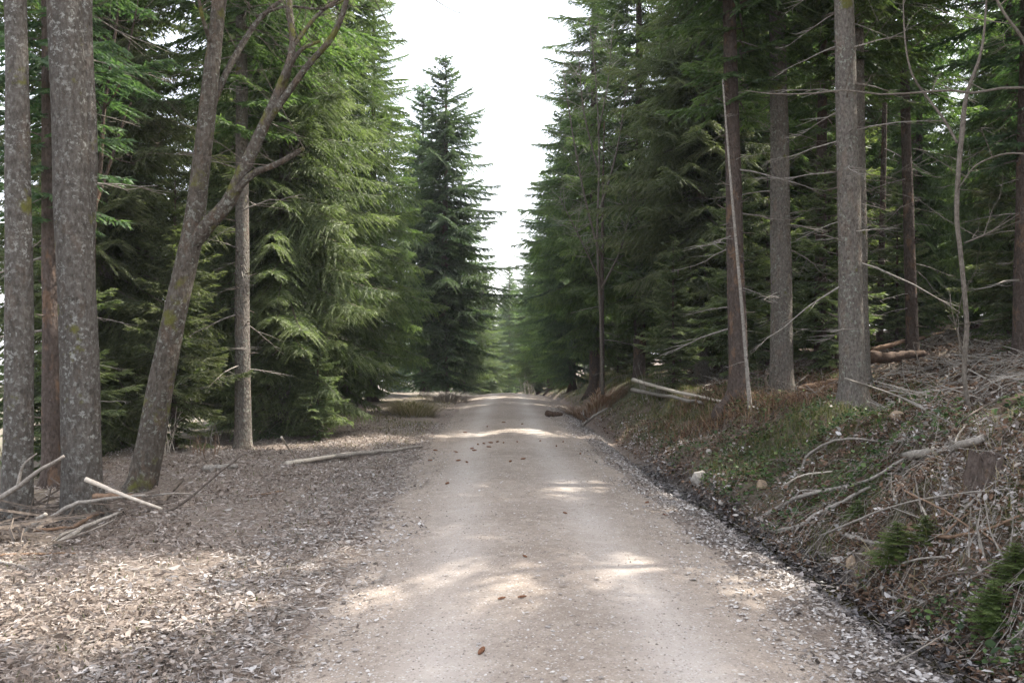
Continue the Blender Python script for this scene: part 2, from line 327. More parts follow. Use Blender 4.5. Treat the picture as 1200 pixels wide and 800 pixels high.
# ditch water
dm, N, Lk, B = newmat('ditch_water'); B.inputs['Base Color'].default_value = (.035, .03, .012, 1); B.inputs['Roughness'].default_value = .06; B.inputs['IOR'].default_value = 1.33
tc = N.new('ShaderNodeTexCoord'); bump(N, Lk, B, noise(N, Lk, 9, 3, .5, tc.outputs['Object']).outputs[0], .12, .02)
dy = np.arange(3.6, 11, .12); xs = xc(dy) + 2.3 - .22 * fbm(dy, dy * 0 + 3, .35, 2)
zz = base(dy) - .255 + 0 * dy
Vd = np.stack([np.stack([xs - .34, dy, zz], -1), np.stack([xs + .34, dy, zz], -1)], 1).reshape(-1, 3); k = np.arange(len(dy) - 1) * 2
tag(ob('ditch_water', MB().add(Vd, Q=np.stack([k, k + 1, k + 3, k + 2], -1)).mesh('ditch_water', dm)), 'dark shallow water lying in the ditch right of the track', kind='structure')

# ------------------------------------------------------------------ scattered stuff (leaf litter, twigs, pebbles, grass)
def rot_yaw_tilt(n, tilt, g):
    yaw = g.random(n) * 2 * np.pi; ax = g.random(n) * 2 * np.pi; tl = g.normal(0, tilt, n)
    c, s = np.cos(yaw), np.sin(yaw); z0 = np.zeros(n); o1 = np.ones(n)
    Rz = np.stack([c, -s, z0, s, c, z0, z0, z0, o1], -1).reshape(n, 3, 3)
    k = np.stack([np.cos(ax), np.sin(ax), z0], -1); K = np.zeros((n, 3, 3)); K[:, 0, 2] = k[:, 1]; K[:, 1, 2] = -k[:, 0]; K[:, 2, 0] = -k[:, 1]; K[:, 2, 1] = k[:, 0]
    I = np.eye(3)[None]; Rt = I + np.sin(tl)[:, None, None] * K + (1 - np.cos(tl))[:, None, None] * (K @ K)
    return Rt @ Rz
def leaves(name, X, Y, size, tilt, mat, lift=.012, seed=1, tint=None, zfun=zf, wr=.62, curl=.5):
    g = np.random.default_rng(seed); n = len(X)
    T = np.array([[-1, 0, 0], [-.25, -wr, 0], [.45, -wr * .75, 0], [1, 0, 0], [.45, wr * .75, 0], [-.25, wr, 0]]) * .5
    V = np.repeat(T[None], n, 0); sz = size * np.clip(np.exp(g.normal(0, .4, n)), .3, 2.0); cu_ = g.normal(0, curl, n)
    V[:, :, 2] += cu_[:, None] * (np.abs(V[:, :, 1]) * 1.1 + V[:, :, 0] ** 2 * .9)
    V[:, :, 1] *= (.6 + .6 * g.random(n))[:, None]
    V = V * sz[:, None, None]; V = np.einsum('nij,nkj->nki', rot_yaw_tilt(n, tilt, g), V)
    V += np.stack([X, Y, zfun(X, Y) + lift * g.random(n) * 2 + .004], -1)[:, None]
    b = np.arange(n)[:, None, None] * 6; F_ = np.array([[0, 1, 2], [0, 2, 3], [0, 3, 4], [0, 4, 5]])[None] + b
    a = np.repeat(g.random(n) if tint is None else tint, 6)
    return MB().add(V.reshape(-1, 3), T=F_.reshape(-1, 3), a=a)
def zground_road(X, Y):
    u = X - xc(Y); return np.where(np.abs(u) < 1.95, np.maximum(zf(X, Y), zroad(u, Y, X)), zf(X, Y))
def scatter(n, d0, d1, u0, u1, seed, p=1.0):
    """more samples near the camera: density falls with distance"""
    g = np.random.default_rng(seed); q = g.random(n)
    D = d0 * (d1 / d0) ** q if p == 1 else (d0 ** (1 - p) + q * (d1 ** (1 - p) - d0 ** (1 - p))) ** (1 / (1 - p))
    u = u0 + (u1 - u0) * g.random(n); return u + xc(D), D, u
def keep(X, Y, mask): return X[mask], Y[mask]
# left litter
X, Y, u = scatter(98000, 3.4, 30, -6.8, -1.35, 11); g = np.random.default_rng(12)
pr = sstep(1.45, 2.5, -u + .35 * fbm(X, Y, 1.5, 3)) * (1 - .55 * sstep(4.8, 6, -u)) * (.2 + 1.7 * np.clip(.45 + 1.5 * fbm(X, Y, .9, 4), 0, 1)); X, Y = keep(X, Y, g.random(len(X)) < pr)
tag(ob('leaf_litter', leaves('leaf_litter', X, Y, .034, .8, M['litter'], .024, 13, zfun=zground_road, wr=.5, curl=.9, tint=np.clip(RNG.random(len(X)) * .75 + .3 * (.5 + 1.2 * fbm(X, Y, 2.2, 3)), 0, 1)).mesh('leaf_litter', M['litter'])), 'dry leaf litter on the verge left of the track', 'leaf litter', kind='stuff')
X, Y, u = scatter(30000, 3.4, 20, -6, -1.45, 14)
tag(ob('needle_litter', leaves('l', X, Y, .06, .35, M['bracken'], .02, 15, zfun=zground_road, wr=.09, curl=.5, tint=.25 + .75 * np.random.default_rng(4).random(len(X))).mesh('needle_litter', M['litter'])), 'brown needles and stalks matted into the leaves on the left', 'needle litter', kind='stuff')
# right edge strip, bleached and flat
X, Y, u = scatter(48000, 3.4, 30, 1.2, 2.3, 21)
pr = sstep(1.3, 2.0, u + .45 * fbm(X, Y, 1.5, 3)) ** 1.3; X, Y = keep(X, Y, np.random.default_rng(22).random(len(X)) < pr)
tag(ob('leaf_litter', leaves('l', X, Y, .03, .45, M['litter_edge'], .012, 23, zfun=zground_road, curl=.6).mesh('bleached_leaf_litter', M['litter_edge'])), 'bleached leaves drifted along the right edge of the track', 'leaf litter', kind='stuff')
# left road edge bleached
X, Y, u = scatter(30000, 3.4, 22, -2.6, -.75, 24)
pr = .75 * sstep(.95, 1.8, -u + .55 * fbm(X, Y, 1.3, 3)) ** 1.6; X, Y = keep(X, Y, np.random.default_rng(25).random(len(X)) < pr)
tag(ob('leaf_litter', leaves('l', X, Y, .032, .35, M['litter_edge'], .01, 26, zfun=zground_road, curl=.5).mesh('flat_leaf_litter', M['litter_edge'])), 'flattened grey leaves along the left edge of the track', 'leaf litter', kind='stuff')
# sparse on the road
X, Y, u = scatter(3600, 3.4, 34, -1.6, 1.6, 31); g = np.random.default_rng(32)
pr = .06 + .5 * np.exp(-(u / .28) ** 2) + .5 * sstep(.9, 1.5, np.abs(u)); X, Y = keep(X, Y, g.random(len(X)) < pr)
tag(ob('leaf_litter', leaves('l', X, Y, .032, .12, M['litter_edge'], .003, 33, zfun=zground_road, curl=.3, tint=.35 + .65 * np.random.default_rng(5).random(len(X))).mesh('road_leaf_litter', M['litter_edge'])), 'few flat grey leaves lying on the gravel track', 'leaf litter', kind='stuff')
def pebbles(n, d0, d1, u0, u1, size, seed, mask=None):
    X, Y, u = scatter(n, d0, d1, u0, u1, seed); g = np.random.default_rng(seed + 1)
    T = np.array([[1, 0, 0], [0, 1, 0], [-1, 0, 0], [0, -1, 0], [0, 0, .6], [0, 0, -.5]]) * .5
    V = np.repeat(T[None], len(X), 0) * (.6 + .8 * g.random((len(X), 6, 1))); V *= (size * (.35 + 1.3 * g.random(len(X)) ** 2))[:, None, None]
    V = np.einsum('nij,nkj->nki', rot_yaw_tilt(len(X), .2, g), V); V += np.stack([X, Y, zground_road(X, Y) + .001], -1)[:, None]
    f = np.array([[0, 1, 4], [1, 2, 4], [2, 3, 4], [3, 0, 4], [1, 0, 5], [2, 1, 5], [3, 2, 5], [0, 3, 5]])[None] + np.arange(len(X))[:, None, None] * 6
    return MB().add(V.reshape(-1, 3), T=f.reshape(-1, 3), a=np.repeat(g.random(len(X)), 6))
tag(ob('gravel', pebbles(7000, 3.4, 26, 1.1, 2.2, .022, 43).mesh('edge_gravel', M['pebble'])), 'coarser stones gathered along the right edge of the track', 'gravel', kind='stuff')
tag(ob('gravel', pebbles(4500, 3.4, 26, -1.9, -1.0, .018, 45).mesh('left_gravel', M['pebble'])), 'coarser stones along the left edge of the track', 'gravel', kind='stuff')
tag(ob('gravel', pebbles(12000, 3.4, 26, -1.6, 1.6, .013, 41).mesh('gravel', M['pebble'])), 'small loose stones on the gravel track', 'gravel', kind='stuff')
def twigs(n, d0, d1, u0, u1, ln, rad, seed, mat, lift=.02, tilt=.12, zfun=zground_road, dens=None):
    X, Y, u = scatter(n, d0, d1, u0, u1, seed); g = np.random.default_rng(seed + 1)
    if dens is not None: X, Y = keep(X, Y, g.random(n) < dens(X, Y, u)); n = len(X)
    th = g.random(n) * 2 * np.pi; L = ln * (.3 + 1.2 * g.random(n)); d = np.stack([np.cos(th), np.sin(th), g.normal(0, tilt, n)], -1); s = np.stack([-np.sin(th), np.cos(th), 0 * th], -1)
    bend = g.normal(0, .14, n); c = np.stack([X, Y, 0 * X], -1); P0 = c - d * (L / 2)[:, None]; P2 = c + d * (L / 2)[:, None]; P1 = c + s * (bend * L)[:, None]
    pts = np.stack([P0, P1, P2], 1); pts[..., 2] += zfun(pts[..., 0], pts[..., 1]) + (lift * g.random(n))[:, None]
    r = rad * (.5 + g.random(n)); R3 = np.stack([r, r * .8, r * .4], 1)
    up = np.array([0, 0, 1.0]); o = [up[None, None] * R3[..., None], (s[:, None] * .87 - up * .5) * R3[..., None], (-s[:, None] * .87 - up * .5) * R3[..., None]]
    V = np.stack([pts + q for q in o], 2).reshape(-1, 3)
    q = np.array([[i * 3 + j, i * 3 + (j + 1) % 3, (i + 1) * 3 + (j + 1) % 3, (i + 1) * 3 + j] for i in (0, 1) for j in range(3)])[None] + np.arange(n)[:, None, None] * 9
    return MB().add(V, Q=q.reshape(-1, 4))
tag(ob('twig_litter', twigs(4500, 3.4, 22, -6, -1.6, .22, .003, 51, None).mesh('twig_litter', M['dead'])), 'small dry twigs among the leaves left of the track', 'twigs', kind='stuff')
tag(ob('twig_litter', twigs(5600, 3.4, 24, 2.3, 8, .2, .0028, 53, None, .1, .4).mesh('bank_twig_litter', M['dead'])), 'dry grey twigs littering the bank right of the ditch', 'twigs', kind='stuff')
tag(ob('brush_heap', twigs(170, 6.8, 9.6, -5.8, -3.9, .8, .011, 57, None, .22, .22).mesh('brush_heap', M['dead_dark'])), 'tangle of dark brushwood under the left trunks', 'brush heap', kind='stuff')
tag(ob('twig_litter', twigs(2200, 5, 24, 2.6, 12, .5, .006, 55, None, .1, .3).mesh('dark_twig_litter', M['dead_dark'])), 'dark dead twigs strewn over the hillside under the trees', 'twigs', kind='stuff')
# right bank litter
X, Y, u = scatter(110000, 3.3, 24, 2.4, 7.5, 61); g = np.random.default_rng(62)
pr = (.3 + 1.1 * np.clip(.5 + 1.3 * fbm(X, Y, 1.1, 3), 0, 1)) * (1 - .45 * sstep(5, 8, u)) * (1 - .85 * np.clip((fbm(X, Y + 30, .6, 3) + .2) * 3, 0, 1) * sstep(8.5, 10, Y) * sstep(3.0, 3.5, u)); X, Y = keep(X, Y, g.random(len(X)) < pr)
tt = np.clip(g.random(len(X)) * .72 + .3 * (fbm(X, Y, 1.9, 3) > .1), 0, 1)
tag(ob('leaf_litter', leaves('l', X, Y, .042, .8, M['litter_bank'], .045, 63, tint=tt).mesh('bank_leaf_litter', M['litter_bank'])), 'brown and white dead leaves covering the right hand bank', 'leaf litter', kind='stuff')
X, Y, u = scatter(7000, 3.3, 15, 2.05, 2.6, 65)
tag(ob('leaf_litter', leaves('l', X, Y, .042, .5, M['wet_leaf'], .03, 66, zfun=lambda a, b: np.maximum(zf(a, b), base(b) - .27)).mesh('wet_leaf_litter', M['wet_leaf'])), 'wet black leaves filling the ditch', 'leaf litter', kind='stuff')
X, Y, u = scatter(60000, 3.2, 9.5, 2.4, 4.4, 161); g = np.random.default_rng(162); q = fbm(X, Y, 2.3, 3)
X, Y, q = X[q > -.12], Y[q > -.12], q[q > -.12]; tt = np.clip(g.random(len(X)) * .68 + .3 * (q > .16), 0, 1)
tag(ob('leaf_litter', leaves('l', X, Y, .032, .9, M['litter_bank'], .06, 163, tint=tt, curl=.9, wr=.5).mesh('near_bank_litter', M['litter_bank'])), 'crumpled brown and white leaves heaped on the near steep bank', 'leaf litter', kind='stuff')
X, Y, u = scatter(52000, 10.5, 30, 5, 17, 165); g = np.random.default_rng(166)
X, Y = keep(X, Y, g.random(len(X)) < .3 + np.clip(.5 + 1.6 * fbm(X, Y, .7, 3), 0, 1))
tag(ob('leaf_litter', leaves('l', X, Y, .075, .7, M['litter_bank'], .05, 167, tint=.8 * g.random(len(X)), curl=.8).mesh('hillside_litter', M['litter_bank'])), 'brown leaves and debris over the shaded hillside behind the trunks', 'leaf litter', kind='stuff')
tag(ob('twig_litter', twigs(3000, 10.5, 30, 5, 17, .9, .008, 169, None, .18, .3).mesh('hillside_twigs', M['dead'])), 'grey sticks strewn over the hillside behind the trunks', 'twigs', kind='stuff')
tag(ob('twig_litter', twigs(2600, 3.3, 9, 2.4, 4.4, .22, .0022, 171, None, .16, .5).mesh('near_bank_twigs', M['dead'])), 'fine dry twigs tangled over the near steep bank', 'twigs', kind='stuff')
# green bramble and ground ivy
X, Y, u = scatter(62000, 3.4, 18, 2.5, 6.6, 71); g = np.random.default_rng(72)
pr = np.clip((fbm(X + 3, Y, 1.25, 3) + .04) * 5, 0, 1); X, Y = keep(X, Y, g.random(len(X)) < pr)
tag(ob('green_undergrowth', leaves('l', X, Y, .034, .6, M['green_leaf'], .1, 73, wr=.8).mesh('green_undergrowth', M['green_leaf'])), 'low green bramble and herb leaves on the bank', 'undergrowth', kind='stuff')
def grass(n, X, Y, h, seed, wdt=.004, lean=.35, zfun=zf, tint=None):
    g = np.random.default_rng(seed); n = len(X); th = g.random(n) * 2 * np.pi; H = h * (.4 + g.random(n)); d = np.stack([np.cos(th), np.sin(th), 0 * th], -1); s = np.stack([-np.sin(th), np.cos(th), 0 * th], -1)
    b = np.stack([X, Y, zfun(X, Y) - .01], -1); ln = (g.random(n) * lean * 2)[:, None] * H[:, None]; up = np.array([0, 0, 1.0])
    m = b + up * (H * .6)[:, None] + d * ln * .35; t = b + up * (H * .9)[:, None] + d * ln; ww = (wdt * (.6 + g.random(n)))[:, None]
    V = np.stack([b - s * ww, b + s * ww, m - s * ww * .7, m + s * ww * .7, t], 1).reshape(-1, 3); f = np.array([[0, 1, 3], [0, 3, 2], [2, 3, 4]])[None] + np.arange(n)[:, None, None] * 5
    return MB().add(V, T=f.reshape(-1, 3), a=np.repeat(g.random(n) if tint is None else tint, 5))
X, Y, u = scatter(110000, 7, 60, 2.5, 6.2, 81); g = np.random.default_rng(82)
pr = np.clip((fbm(X, Y + 30, .6, 3) + .2) * 3, 0, 1) * sstep(8.5, 11, Y) * (.25 + .75 * sstep(3.1, 3.6, u)) * (1 - sstep(4.4, 6, u)); X, Y = keep(X, Y, g.random(len(X)) < pr)
tag(ob('grass', grass(0, X, Y, .13, 83, .0055, tint=.75 * np.random.default_rng(8).random(len(X))).mesh('grass', M['grass'])), 'short mossy grass on top of the bank below the trunks', 'grass', kind='stuff')
X, Y, u = scatter(14000, 3.5, 12, 2.5, 6.2, 84); g = np.random.default_rng(85)
pr = np.clip((fbm(X + 50, Y, .9, 3) - .05) * 4, 0, 1); X, Y = keep(X, Y, g.random(len(X)) < pr)
tag(ob('grass', grass(0, X, Y, .17, 86, .003, .9, tint=.35 + .65 * np.random.default_rng(3).random(len(X))).mesh('dry_grass', M['grass'])), 'limp dry grass stalks hanging over the near bank', 'grass', kind='stuff')
X, Y, u = scatter(26000, 3.6, 11, 2.5, 4.6, 184); g = np.random.default_rng(185)
pr = np.clip((fbm(X + 70, Y + 11, 1.1, 3) - .08) * 6, 0, 1); X, Y = keep(X, Y, g.random(len(X)) < pr)
tag(ob('grass', grass(0, X, Y, .1, 186, .0028, .8, tint=.6 * np.random.default_rng(3).random(len(X))).mesh('green_tufts', M['grass'])), 'green grass tufts growing on the near bank above the ditch', 'grass', kind='stuff')
X, Y, u = scatter(12000, 14, 45, -4.2, -1.8, 87); g = np.random.default_rng(88)
pr = np.clip((fbm(X, Y, .5, 3) + .05) * 3, 0, 1) * sstep(1.7, 2, -u); X, Y = keep(X, Y, g.random(len(X)) < pr * .7)
tag(ob('grass', grass(0, X, Y, .09, 89, .006).mesh('far_verge_grass', M['grass'])), 'thin grass on the far left verge before the crest', 'grass', kind='stuff')
X, Y, u = scatter(1500, 4, 14, -5, -1.9, 90)
tag(ob('grass', grass(0, X, Y, .05, 91, .004, tint=np.zeros(len(X)) + .3).mesh('grass_sprouts', M['grass'])), 'tiny grass sprouts between the dry leaves on the left', 'grass', kind='stuff')
# dead bracken behind the right trunks
g = np.random.default_rng(95); cx = g.random(26) * 3.6 + 2.9; cy = g.random(26) * 5 + 12.6; X = (cx[:, None] + g.normal(0, .35, (26, 190))).ravel(); Y = (cy[:, None] + g.normal(0, .45, (26, 190))).ravel()
tag(ob('dead_undergrowth', grass(0, X, Y, .26, 96, .005, 1.3).mesh('dead_undergrowth', M['bracken'])), 'rust brown dead bracken and brush behind the grey spruce trunks', 'dead undergrowth', kind='stuff')

# ------------------------------------------------------------------ spruces
def bough(L, g, hang=.35, sp=.085, bare=.12, arch=.0, upt=.12, wood=True, side=.42, needle=.03):
    """one spruce bough along +x: needle strips as slim triangles, and its wood"""
    ns = max(6, int(L / .25)); t = np.linspace(0, 1, ns)
    wob = g.normal(0, .03 * L)
    def ax(t): return np.stack([L * t, wob * np.sin(t * 3), L * (-arch * np.sin(t * 2.2) * .6 - hang * .35 * t ** 1.5 + upt * t ** 3)], -1)
    s = np.arange(bare * L, L, sp); s = np.repeat(s, 2) + g.normal(0, sp * .3, len(s) * 2); s = np.clip(s, 0, L); tt = s / L; sd = np.tile([1, -1], len(s) // 2)
    ll = (side * L * (1 - tt) ** .75 * np.clip((tt - bare * .6) * 4 + .35, 0, 1) + .1) * (.55 + .6 * g.random(len(s))); ll = np.clip(ll, .08, .85)
    A = ax(tt); an = np.radians(58 - 22 * tt + g.normal(0, 9, len(s)))
    D = np.stack([np.cos(an), np.sin(an) * sd, g.normal(0, .1, len(s))], -1)
    hg = hang * (1.0 + .5 * g.random(len(s)))
    V = []; tint = []
    def strip(p, d, ln, wd, tn):
        n = len(p); rv = g.normal(0, 1, (n, 3)); wv = np.cross(d, rv); wv /= np.linalg.norm(wv, axis=1)[:, None] + 1e-9
        wv = wv * wd[:, None] * .5; m = p + d * (ln * .35)[:, None]
        V.append(np.stack([m * .4 + p * .6 + wv * 1.15, p + d * ln[:, None], m * .4 + p * .6 - wv * 1.15], 1)); tint.append(tn)
    # second order strips
    q = np.arange(0, .86, .052); nq = len(q)
    qq = np.repeat(q[None], len(s), 0) + g.normal(0, .01, (len(s), nq)); ok = qq < ll[:, None]; ok[:, 0] = True
    for sg in (1, -1):
        I, J = np.nonzero(ok); ql = np.clip(qq[I, J], 0, ll[I]); fr = ql / ll[I]
        p = A[I] + D[I] * ql[:, None]; p[:, 2] -= hg[I] * ql ** 1.4 * 1.1
        a2 = np.radians(48 + g.normal(0, 12, len(I))) * sg * sd[I]; c, s_ = np.cos(a2), np.sin(a2)
        d = np.stack([D[I][:, 0] * c - D[I][:, 1] * s_, D[I][:, 0] * s_ + D[I][:, 1] * c, D[I][:, 2] - hg[I] * (.5 + 1.1 * fr) + g.normal(0, .18, len(I))], -1); d /= np.linalg.norm(d, axis=1)[:, None]
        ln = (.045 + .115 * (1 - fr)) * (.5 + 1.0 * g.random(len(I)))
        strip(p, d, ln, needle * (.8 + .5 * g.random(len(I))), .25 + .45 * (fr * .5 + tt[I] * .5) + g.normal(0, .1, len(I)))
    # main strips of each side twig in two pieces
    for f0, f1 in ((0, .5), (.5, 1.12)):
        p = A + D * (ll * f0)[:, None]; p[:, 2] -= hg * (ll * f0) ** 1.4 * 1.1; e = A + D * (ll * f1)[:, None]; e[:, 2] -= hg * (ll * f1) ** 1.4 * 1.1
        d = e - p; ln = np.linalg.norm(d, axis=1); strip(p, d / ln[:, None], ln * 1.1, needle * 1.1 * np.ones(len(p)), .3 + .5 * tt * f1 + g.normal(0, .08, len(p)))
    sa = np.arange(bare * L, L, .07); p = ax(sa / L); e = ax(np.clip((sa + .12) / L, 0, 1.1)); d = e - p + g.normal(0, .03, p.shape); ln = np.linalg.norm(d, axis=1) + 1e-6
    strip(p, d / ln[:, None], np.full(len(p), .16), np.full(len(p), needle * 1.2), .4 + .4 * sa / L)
    V = np.concatenate(V); tint = np.concatenate(tint)
    wd = tube(ax(t), np.linspace(.008 + .007 * L, .003, ns), 3, False) if wood else None
    return V.astype(np.float32), tint.astype(np.float32), wd
def xform(V, az, pitch, sc, z, roll=0.0):
    c, s = math.cos(pitch), math.sin(pitch); V = V * sc
    X = V[..., 0] * c - V[..., 2] * s; Z = V[..., 0] * s + V[..., 2] * c; Yv = V[..., 1]
    c, s = math.cos(az), math.sin(az)
    return np.stack([X * c - Yv * s, X * s + Yv * c, Z + z], -1)
def roots(V, cx, cy, z0, r, seed, amp=.55):
    g = np.random.default_rng(seed + 9); V = V.copy(); dx = V[:, 0] - cx; dy = V[:, 1] - cy; th = np.arctan2(dy, dx); k = g.random(3) * 6
    lobe = np.clip(.5 * np.cos(4 * th + k[0]) + .4 * np.cos(5 * th + k[1]) + .3 * np.cos(3 * th + k[2]), -.25, 1.1); f = 1 + amp * lobe * np.exp(-np.clip(V[:, 2] - z0, -.15, 9) / (r * .9))
    V[:, 0] = cx + dx * f; V[:, 1] = cy + dy * f; return V
def trunk_mesh(name, H, r0, mat, seed=0, lean=(0, 0), sides=14, wig=.02, top=.012, flare=.35, z0=-.35):
    g = np.random.default_rng(seed); n = max(10, int(H / .35)); t = np.linspace(0, 1, n)
    z = z0 + (H - z0) * t; rad = r0 * (1 - t) ** .85 + top; rad = rad * (1 + flare * np.exp(-np.clip(z, 0, 9) / .22))
    x = lean[0] * t + wig * H * .1 * np.sin(t * 5 + g.random() * 6); y = lean[1] * t + wig * H * .1 * np.sin(t * 4 + g.random() * 6)
    x -= x[0]; y -= y[0]
    z = z.copy()
    if r0 > .1 and sides > 14:
        z = np.concatenate([np.linspace(z[0], 1.0, 12, endpoint=False), np.linspace(1.0, H, n)]); t2 = (z - z0) / (H - z0); x = np.interp(t2, t, x); y = np.interp(t2, t, y); rad = (r0 * (1 - t2) ** .85 + top) * (1 + flare * np.exp(-np.clip(z, 0, 9) / .22))
    V, T, Q = tube(np.stack([x, y, z], -1), rad, sides if sides < 15 else 28, True, .045, seed)
    if r0 > .1: V = roots(V, 0, 0, 0, r0, seed)
    return MB().add(V, T, Q).mesh(name, mat, True)
def dead_limb(g, L, r=.011, droop=.25, nt=7):
    """bare dead spruce branch along +x with side twigs"""
    b = []; t = np.linspace(0, 1, 7); k = g.normal(0, .12); c = np.stack([L * t, k * L * np.sin(t * 2.6), -droop * L * t ** 1.6 + .05 * L * t ** 4], -1) + g.normal(0, .012 * L, (7, 3)) * t[:, None]
    b.append(tube(c, r * (1 - t * .85), 4, False))
    for i in range(nt):
        q = .2 + .75 * g.random(); p = np.array([np.interp(q, t, c[:, j]) for j in range(3)]); l = L * (.12 + .3 * g.random()) * (1.1 - q * .6); sg = g.choice([-1, 1])
        d = np.array([.6, sg * .8, -.3 * g.random()]); e = p + d * l; m = (p + e) / 2 + g.normal(0, .05 * l, 3); b.append(tube([p, m, e], [r * .4, r * .3, r * .12], 3, False))
    return b
def spruce(seed, H, r0, cb, rmax, mat, bark, dens=1.0, hang=.35, whorl=.3, nb=6, peak=.25, pitch0=-.15, pitch1=.6, deads=(0, 0, 0), tiers=0.0, needle=.03, sp=.085, side=.42, bare=.12, irr=.25):
    """returns (trunk mesh, crown mesh, dead branches mesh or None)"""
    g = np.random.default_rng(seed); lib = {}
    for L in (.4, .8, 1.3, 1.9, 2.6, 3.3):
        if L < rmax * 1.45: lib[L] = [bough(L, g, hang * (.7 + .6 * g.random()), sp, bare if L > 1 else .04, needle=needle, side=side) for _ in range(3)]
    fb = MB(); wb = MB(); z = cb
    while z < H - .15:
        f = (z - cb) / (H - cb); env = rmax * (min(1, (f + .04) / (peak + .04)) ** .45 if f < peak else (1 - (f - peak) / (1 - peak)) ** .62)
        env *= 1 + tiers * math.sin(z * 5.3 + seed)
        n = max(3, int(round(nb * dens * (.75 + .5 * g.random()) * (1 if f < .8 else .8))))
        a0 = g.random() * 7
        for i in range(n):
            L = max(.22, env * (1 - irr + irr * 2 * g.random())); key = min(lib, key=lambda k: abs(k - L)); V, tn, wd = lib[key][g.integers(3)]
            sc = L / key; az = a0 + i * 2 * math.pi / n + g.normal(0, .25); pt = pitch0 + (pitch1 - pitch0) * f ** 1.6 + g.normal(0, .1); zz = z + g.random() * whorl
            W = xform(V, az, pt, min(sc, 1.25), zz); nn = len(W); W = W.reshape(-1, 3); b = np.arange(nn)[:, None] * 3
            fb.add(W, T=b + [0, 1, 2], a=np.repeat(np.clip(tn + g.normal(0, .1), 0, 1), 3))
            wb.add(xform(wd[0], az, pt, sc, zz), Q=wd[2])
        z += whorl * (.8 + .4 * g.random())
    d = None
    if deads[2]:
        d = MB()
        for i in range(deads[2]):
            zz = deads[0] + (deads[1] - deads[0]) * g.random(); az = g.random() * 7
            for V, T, Q in dead_limb(g, .5 + 1.2 * g.random(), .009, .15 + .25 * g.random(), 5): d.add(xform(V, az, g.normal(-.05, .15), 1, zz), Q=Q)
    tm = trunk_mesh('trunk', H, r0, bark, seed)
    return tm, fb.mesh('crown', mat), wb.mesh('boughs', M['dead_dark']), (d.mesh('dead_branches', M['dead'] if seed == 1 else M['dead_dark']) if d else None)
PROTO = {
 'low': spruce(1, 17, .19, .25, 2.35, M['fol_light'], M['bark_spruce'], 1.05, .5, .27, 6, .22, -.32, .55, deads=(.3, 6, 90), needle=.02, sp=.062, irr=.45),
 'full': spruce(2, 20, .21, .5, 2.6, M['fol'], M['bark_red'], .88, .6, .32, 6, .2, -.28, .6, deads=(.3, 5, 30), irr=.4, sp=.08, needle=.025),
 'tip': spruce(3, 19, .2, .9, 2.6, M['fol_blue'], M['bark_red'], 1.15, .65, .34, 6, .3, -.2, .7, (.4, 4, 12), .28, .036, .095, .4, irr=.4),
 'high': spruce(4, 19, .18, 6.3, 2.5, M['fol'], M['bark_spruce'], .66, .45, .36, 5, .25, deads=(1.2, 6.5, 60), irr=.4, sp=.095),
 'thin': spruce(5, 16, .125, 3.8, 1.7, M['fol_blue'], M['bark_red'], .62, .4, .36, 5, .3, deads=(.8, 4.5, 36), irr=.45, sp=.095),
 'young': spruce(6, 6.5, .06, .25, 1.35, M['fol_light'], M['bark_red'], .9, .3, .24, 5, .18, deads=(.2, 1.2, 8), irr=.4),
}
def tree(kind, x, y, label, group=None, h=1.0, wd=None, name='spruce_tree', rz=None, z=None, lean=(0, 0), deads=True, bark=None, up=0):
    t = bpy.data.objects.new(name, None); COL.objects.link(t); t.empty_display_size = .3
    h *= .93; t.location = (x, y, gz(x, y) if z is None else z); s = wd or h; t.scale = (s, s, h)
    t.rotation_euler = (lean[0], lean[1], random.random() * 6.28 if rz is None else rz)
    tag(t, label, 'tree', group); tm, cm, wm, dm_ = PROTO[kind]
    tr_ = ob('trunk', tm, t); c = ob('crown', cm, t); w_ = ob('boughs', wm, t); w_['kind'] = 'stuff'; c.location.z = w_.location.z = up; c.scale.z = w_.scale.z = 1 - up / 19
    if dm_ and deads: ob('dead_branches', dm_, t)['kind'] = 'stuff'
    if bark: tr_.material_slots[0].link = 'OBJECT'; tr_.material_slots[0].material = bark
    return t
exec_trees = []
G = 'spruces lining the left of the track'
tree('low', -4.9, 18.6, 'light green drooping spruce reaching the ground beside the slim bare trunk', G, .98, rz=1.0)
tree('low', -7.4, 15.5, 'bushy light spruce between the big grey trunk and the leaning forked tree', G, .9, rz=3.3)
tree('low', -6.6, 21.5, 'light spruce crowded behind the slim bare trunk', G, 1.05, rz=4.6)
tree('full', -5.0, 25, 'dark green spruce just beyond the bright drooping one', G, 1.0, rz=.5)
tree('full', -5.1, 31, 'dark spruce left of the track before the crest', G, .88, rz=2.0)
tree('tip', -3.1, 39, 'tall spruce whose pointed top stands against the sky left of the gap', G, .88, wd=1.0, rz=2.6)
tree('tip', -4.3, 42, 'spruce with a slightly lower tip beside the tallest left one', G, .86, wd=1.0, rz=5.0)
tree('full', -7.6, 28, 'dark spruce in the second row on the left', G, 1.0)
tree('full', -9.5, 20, 'dark spruce far in on the left behind the forked tree', G, .95)
tree('full', -8.0, 35, 'dark spruce deep on the left filling the edge of the sky gap', G, .85)
tree('young', -5.7, 14.4, 'young spruce filling the gap between the leaning tree and the slim trunk', 'young spruces on the left', .75, rz=1)
tree('young', -7.0, 12.8, 'young spruce behind the foot of the leaning forked tree', 'young spruces on the left', .8, rz=2)
tree('young', -4.0, 17.6, 'young spruce at the foot of the bright drooping one', 'young spruces on the left', .42, rz=4)
G2 = 'thin spruces on the falling ground at far left'
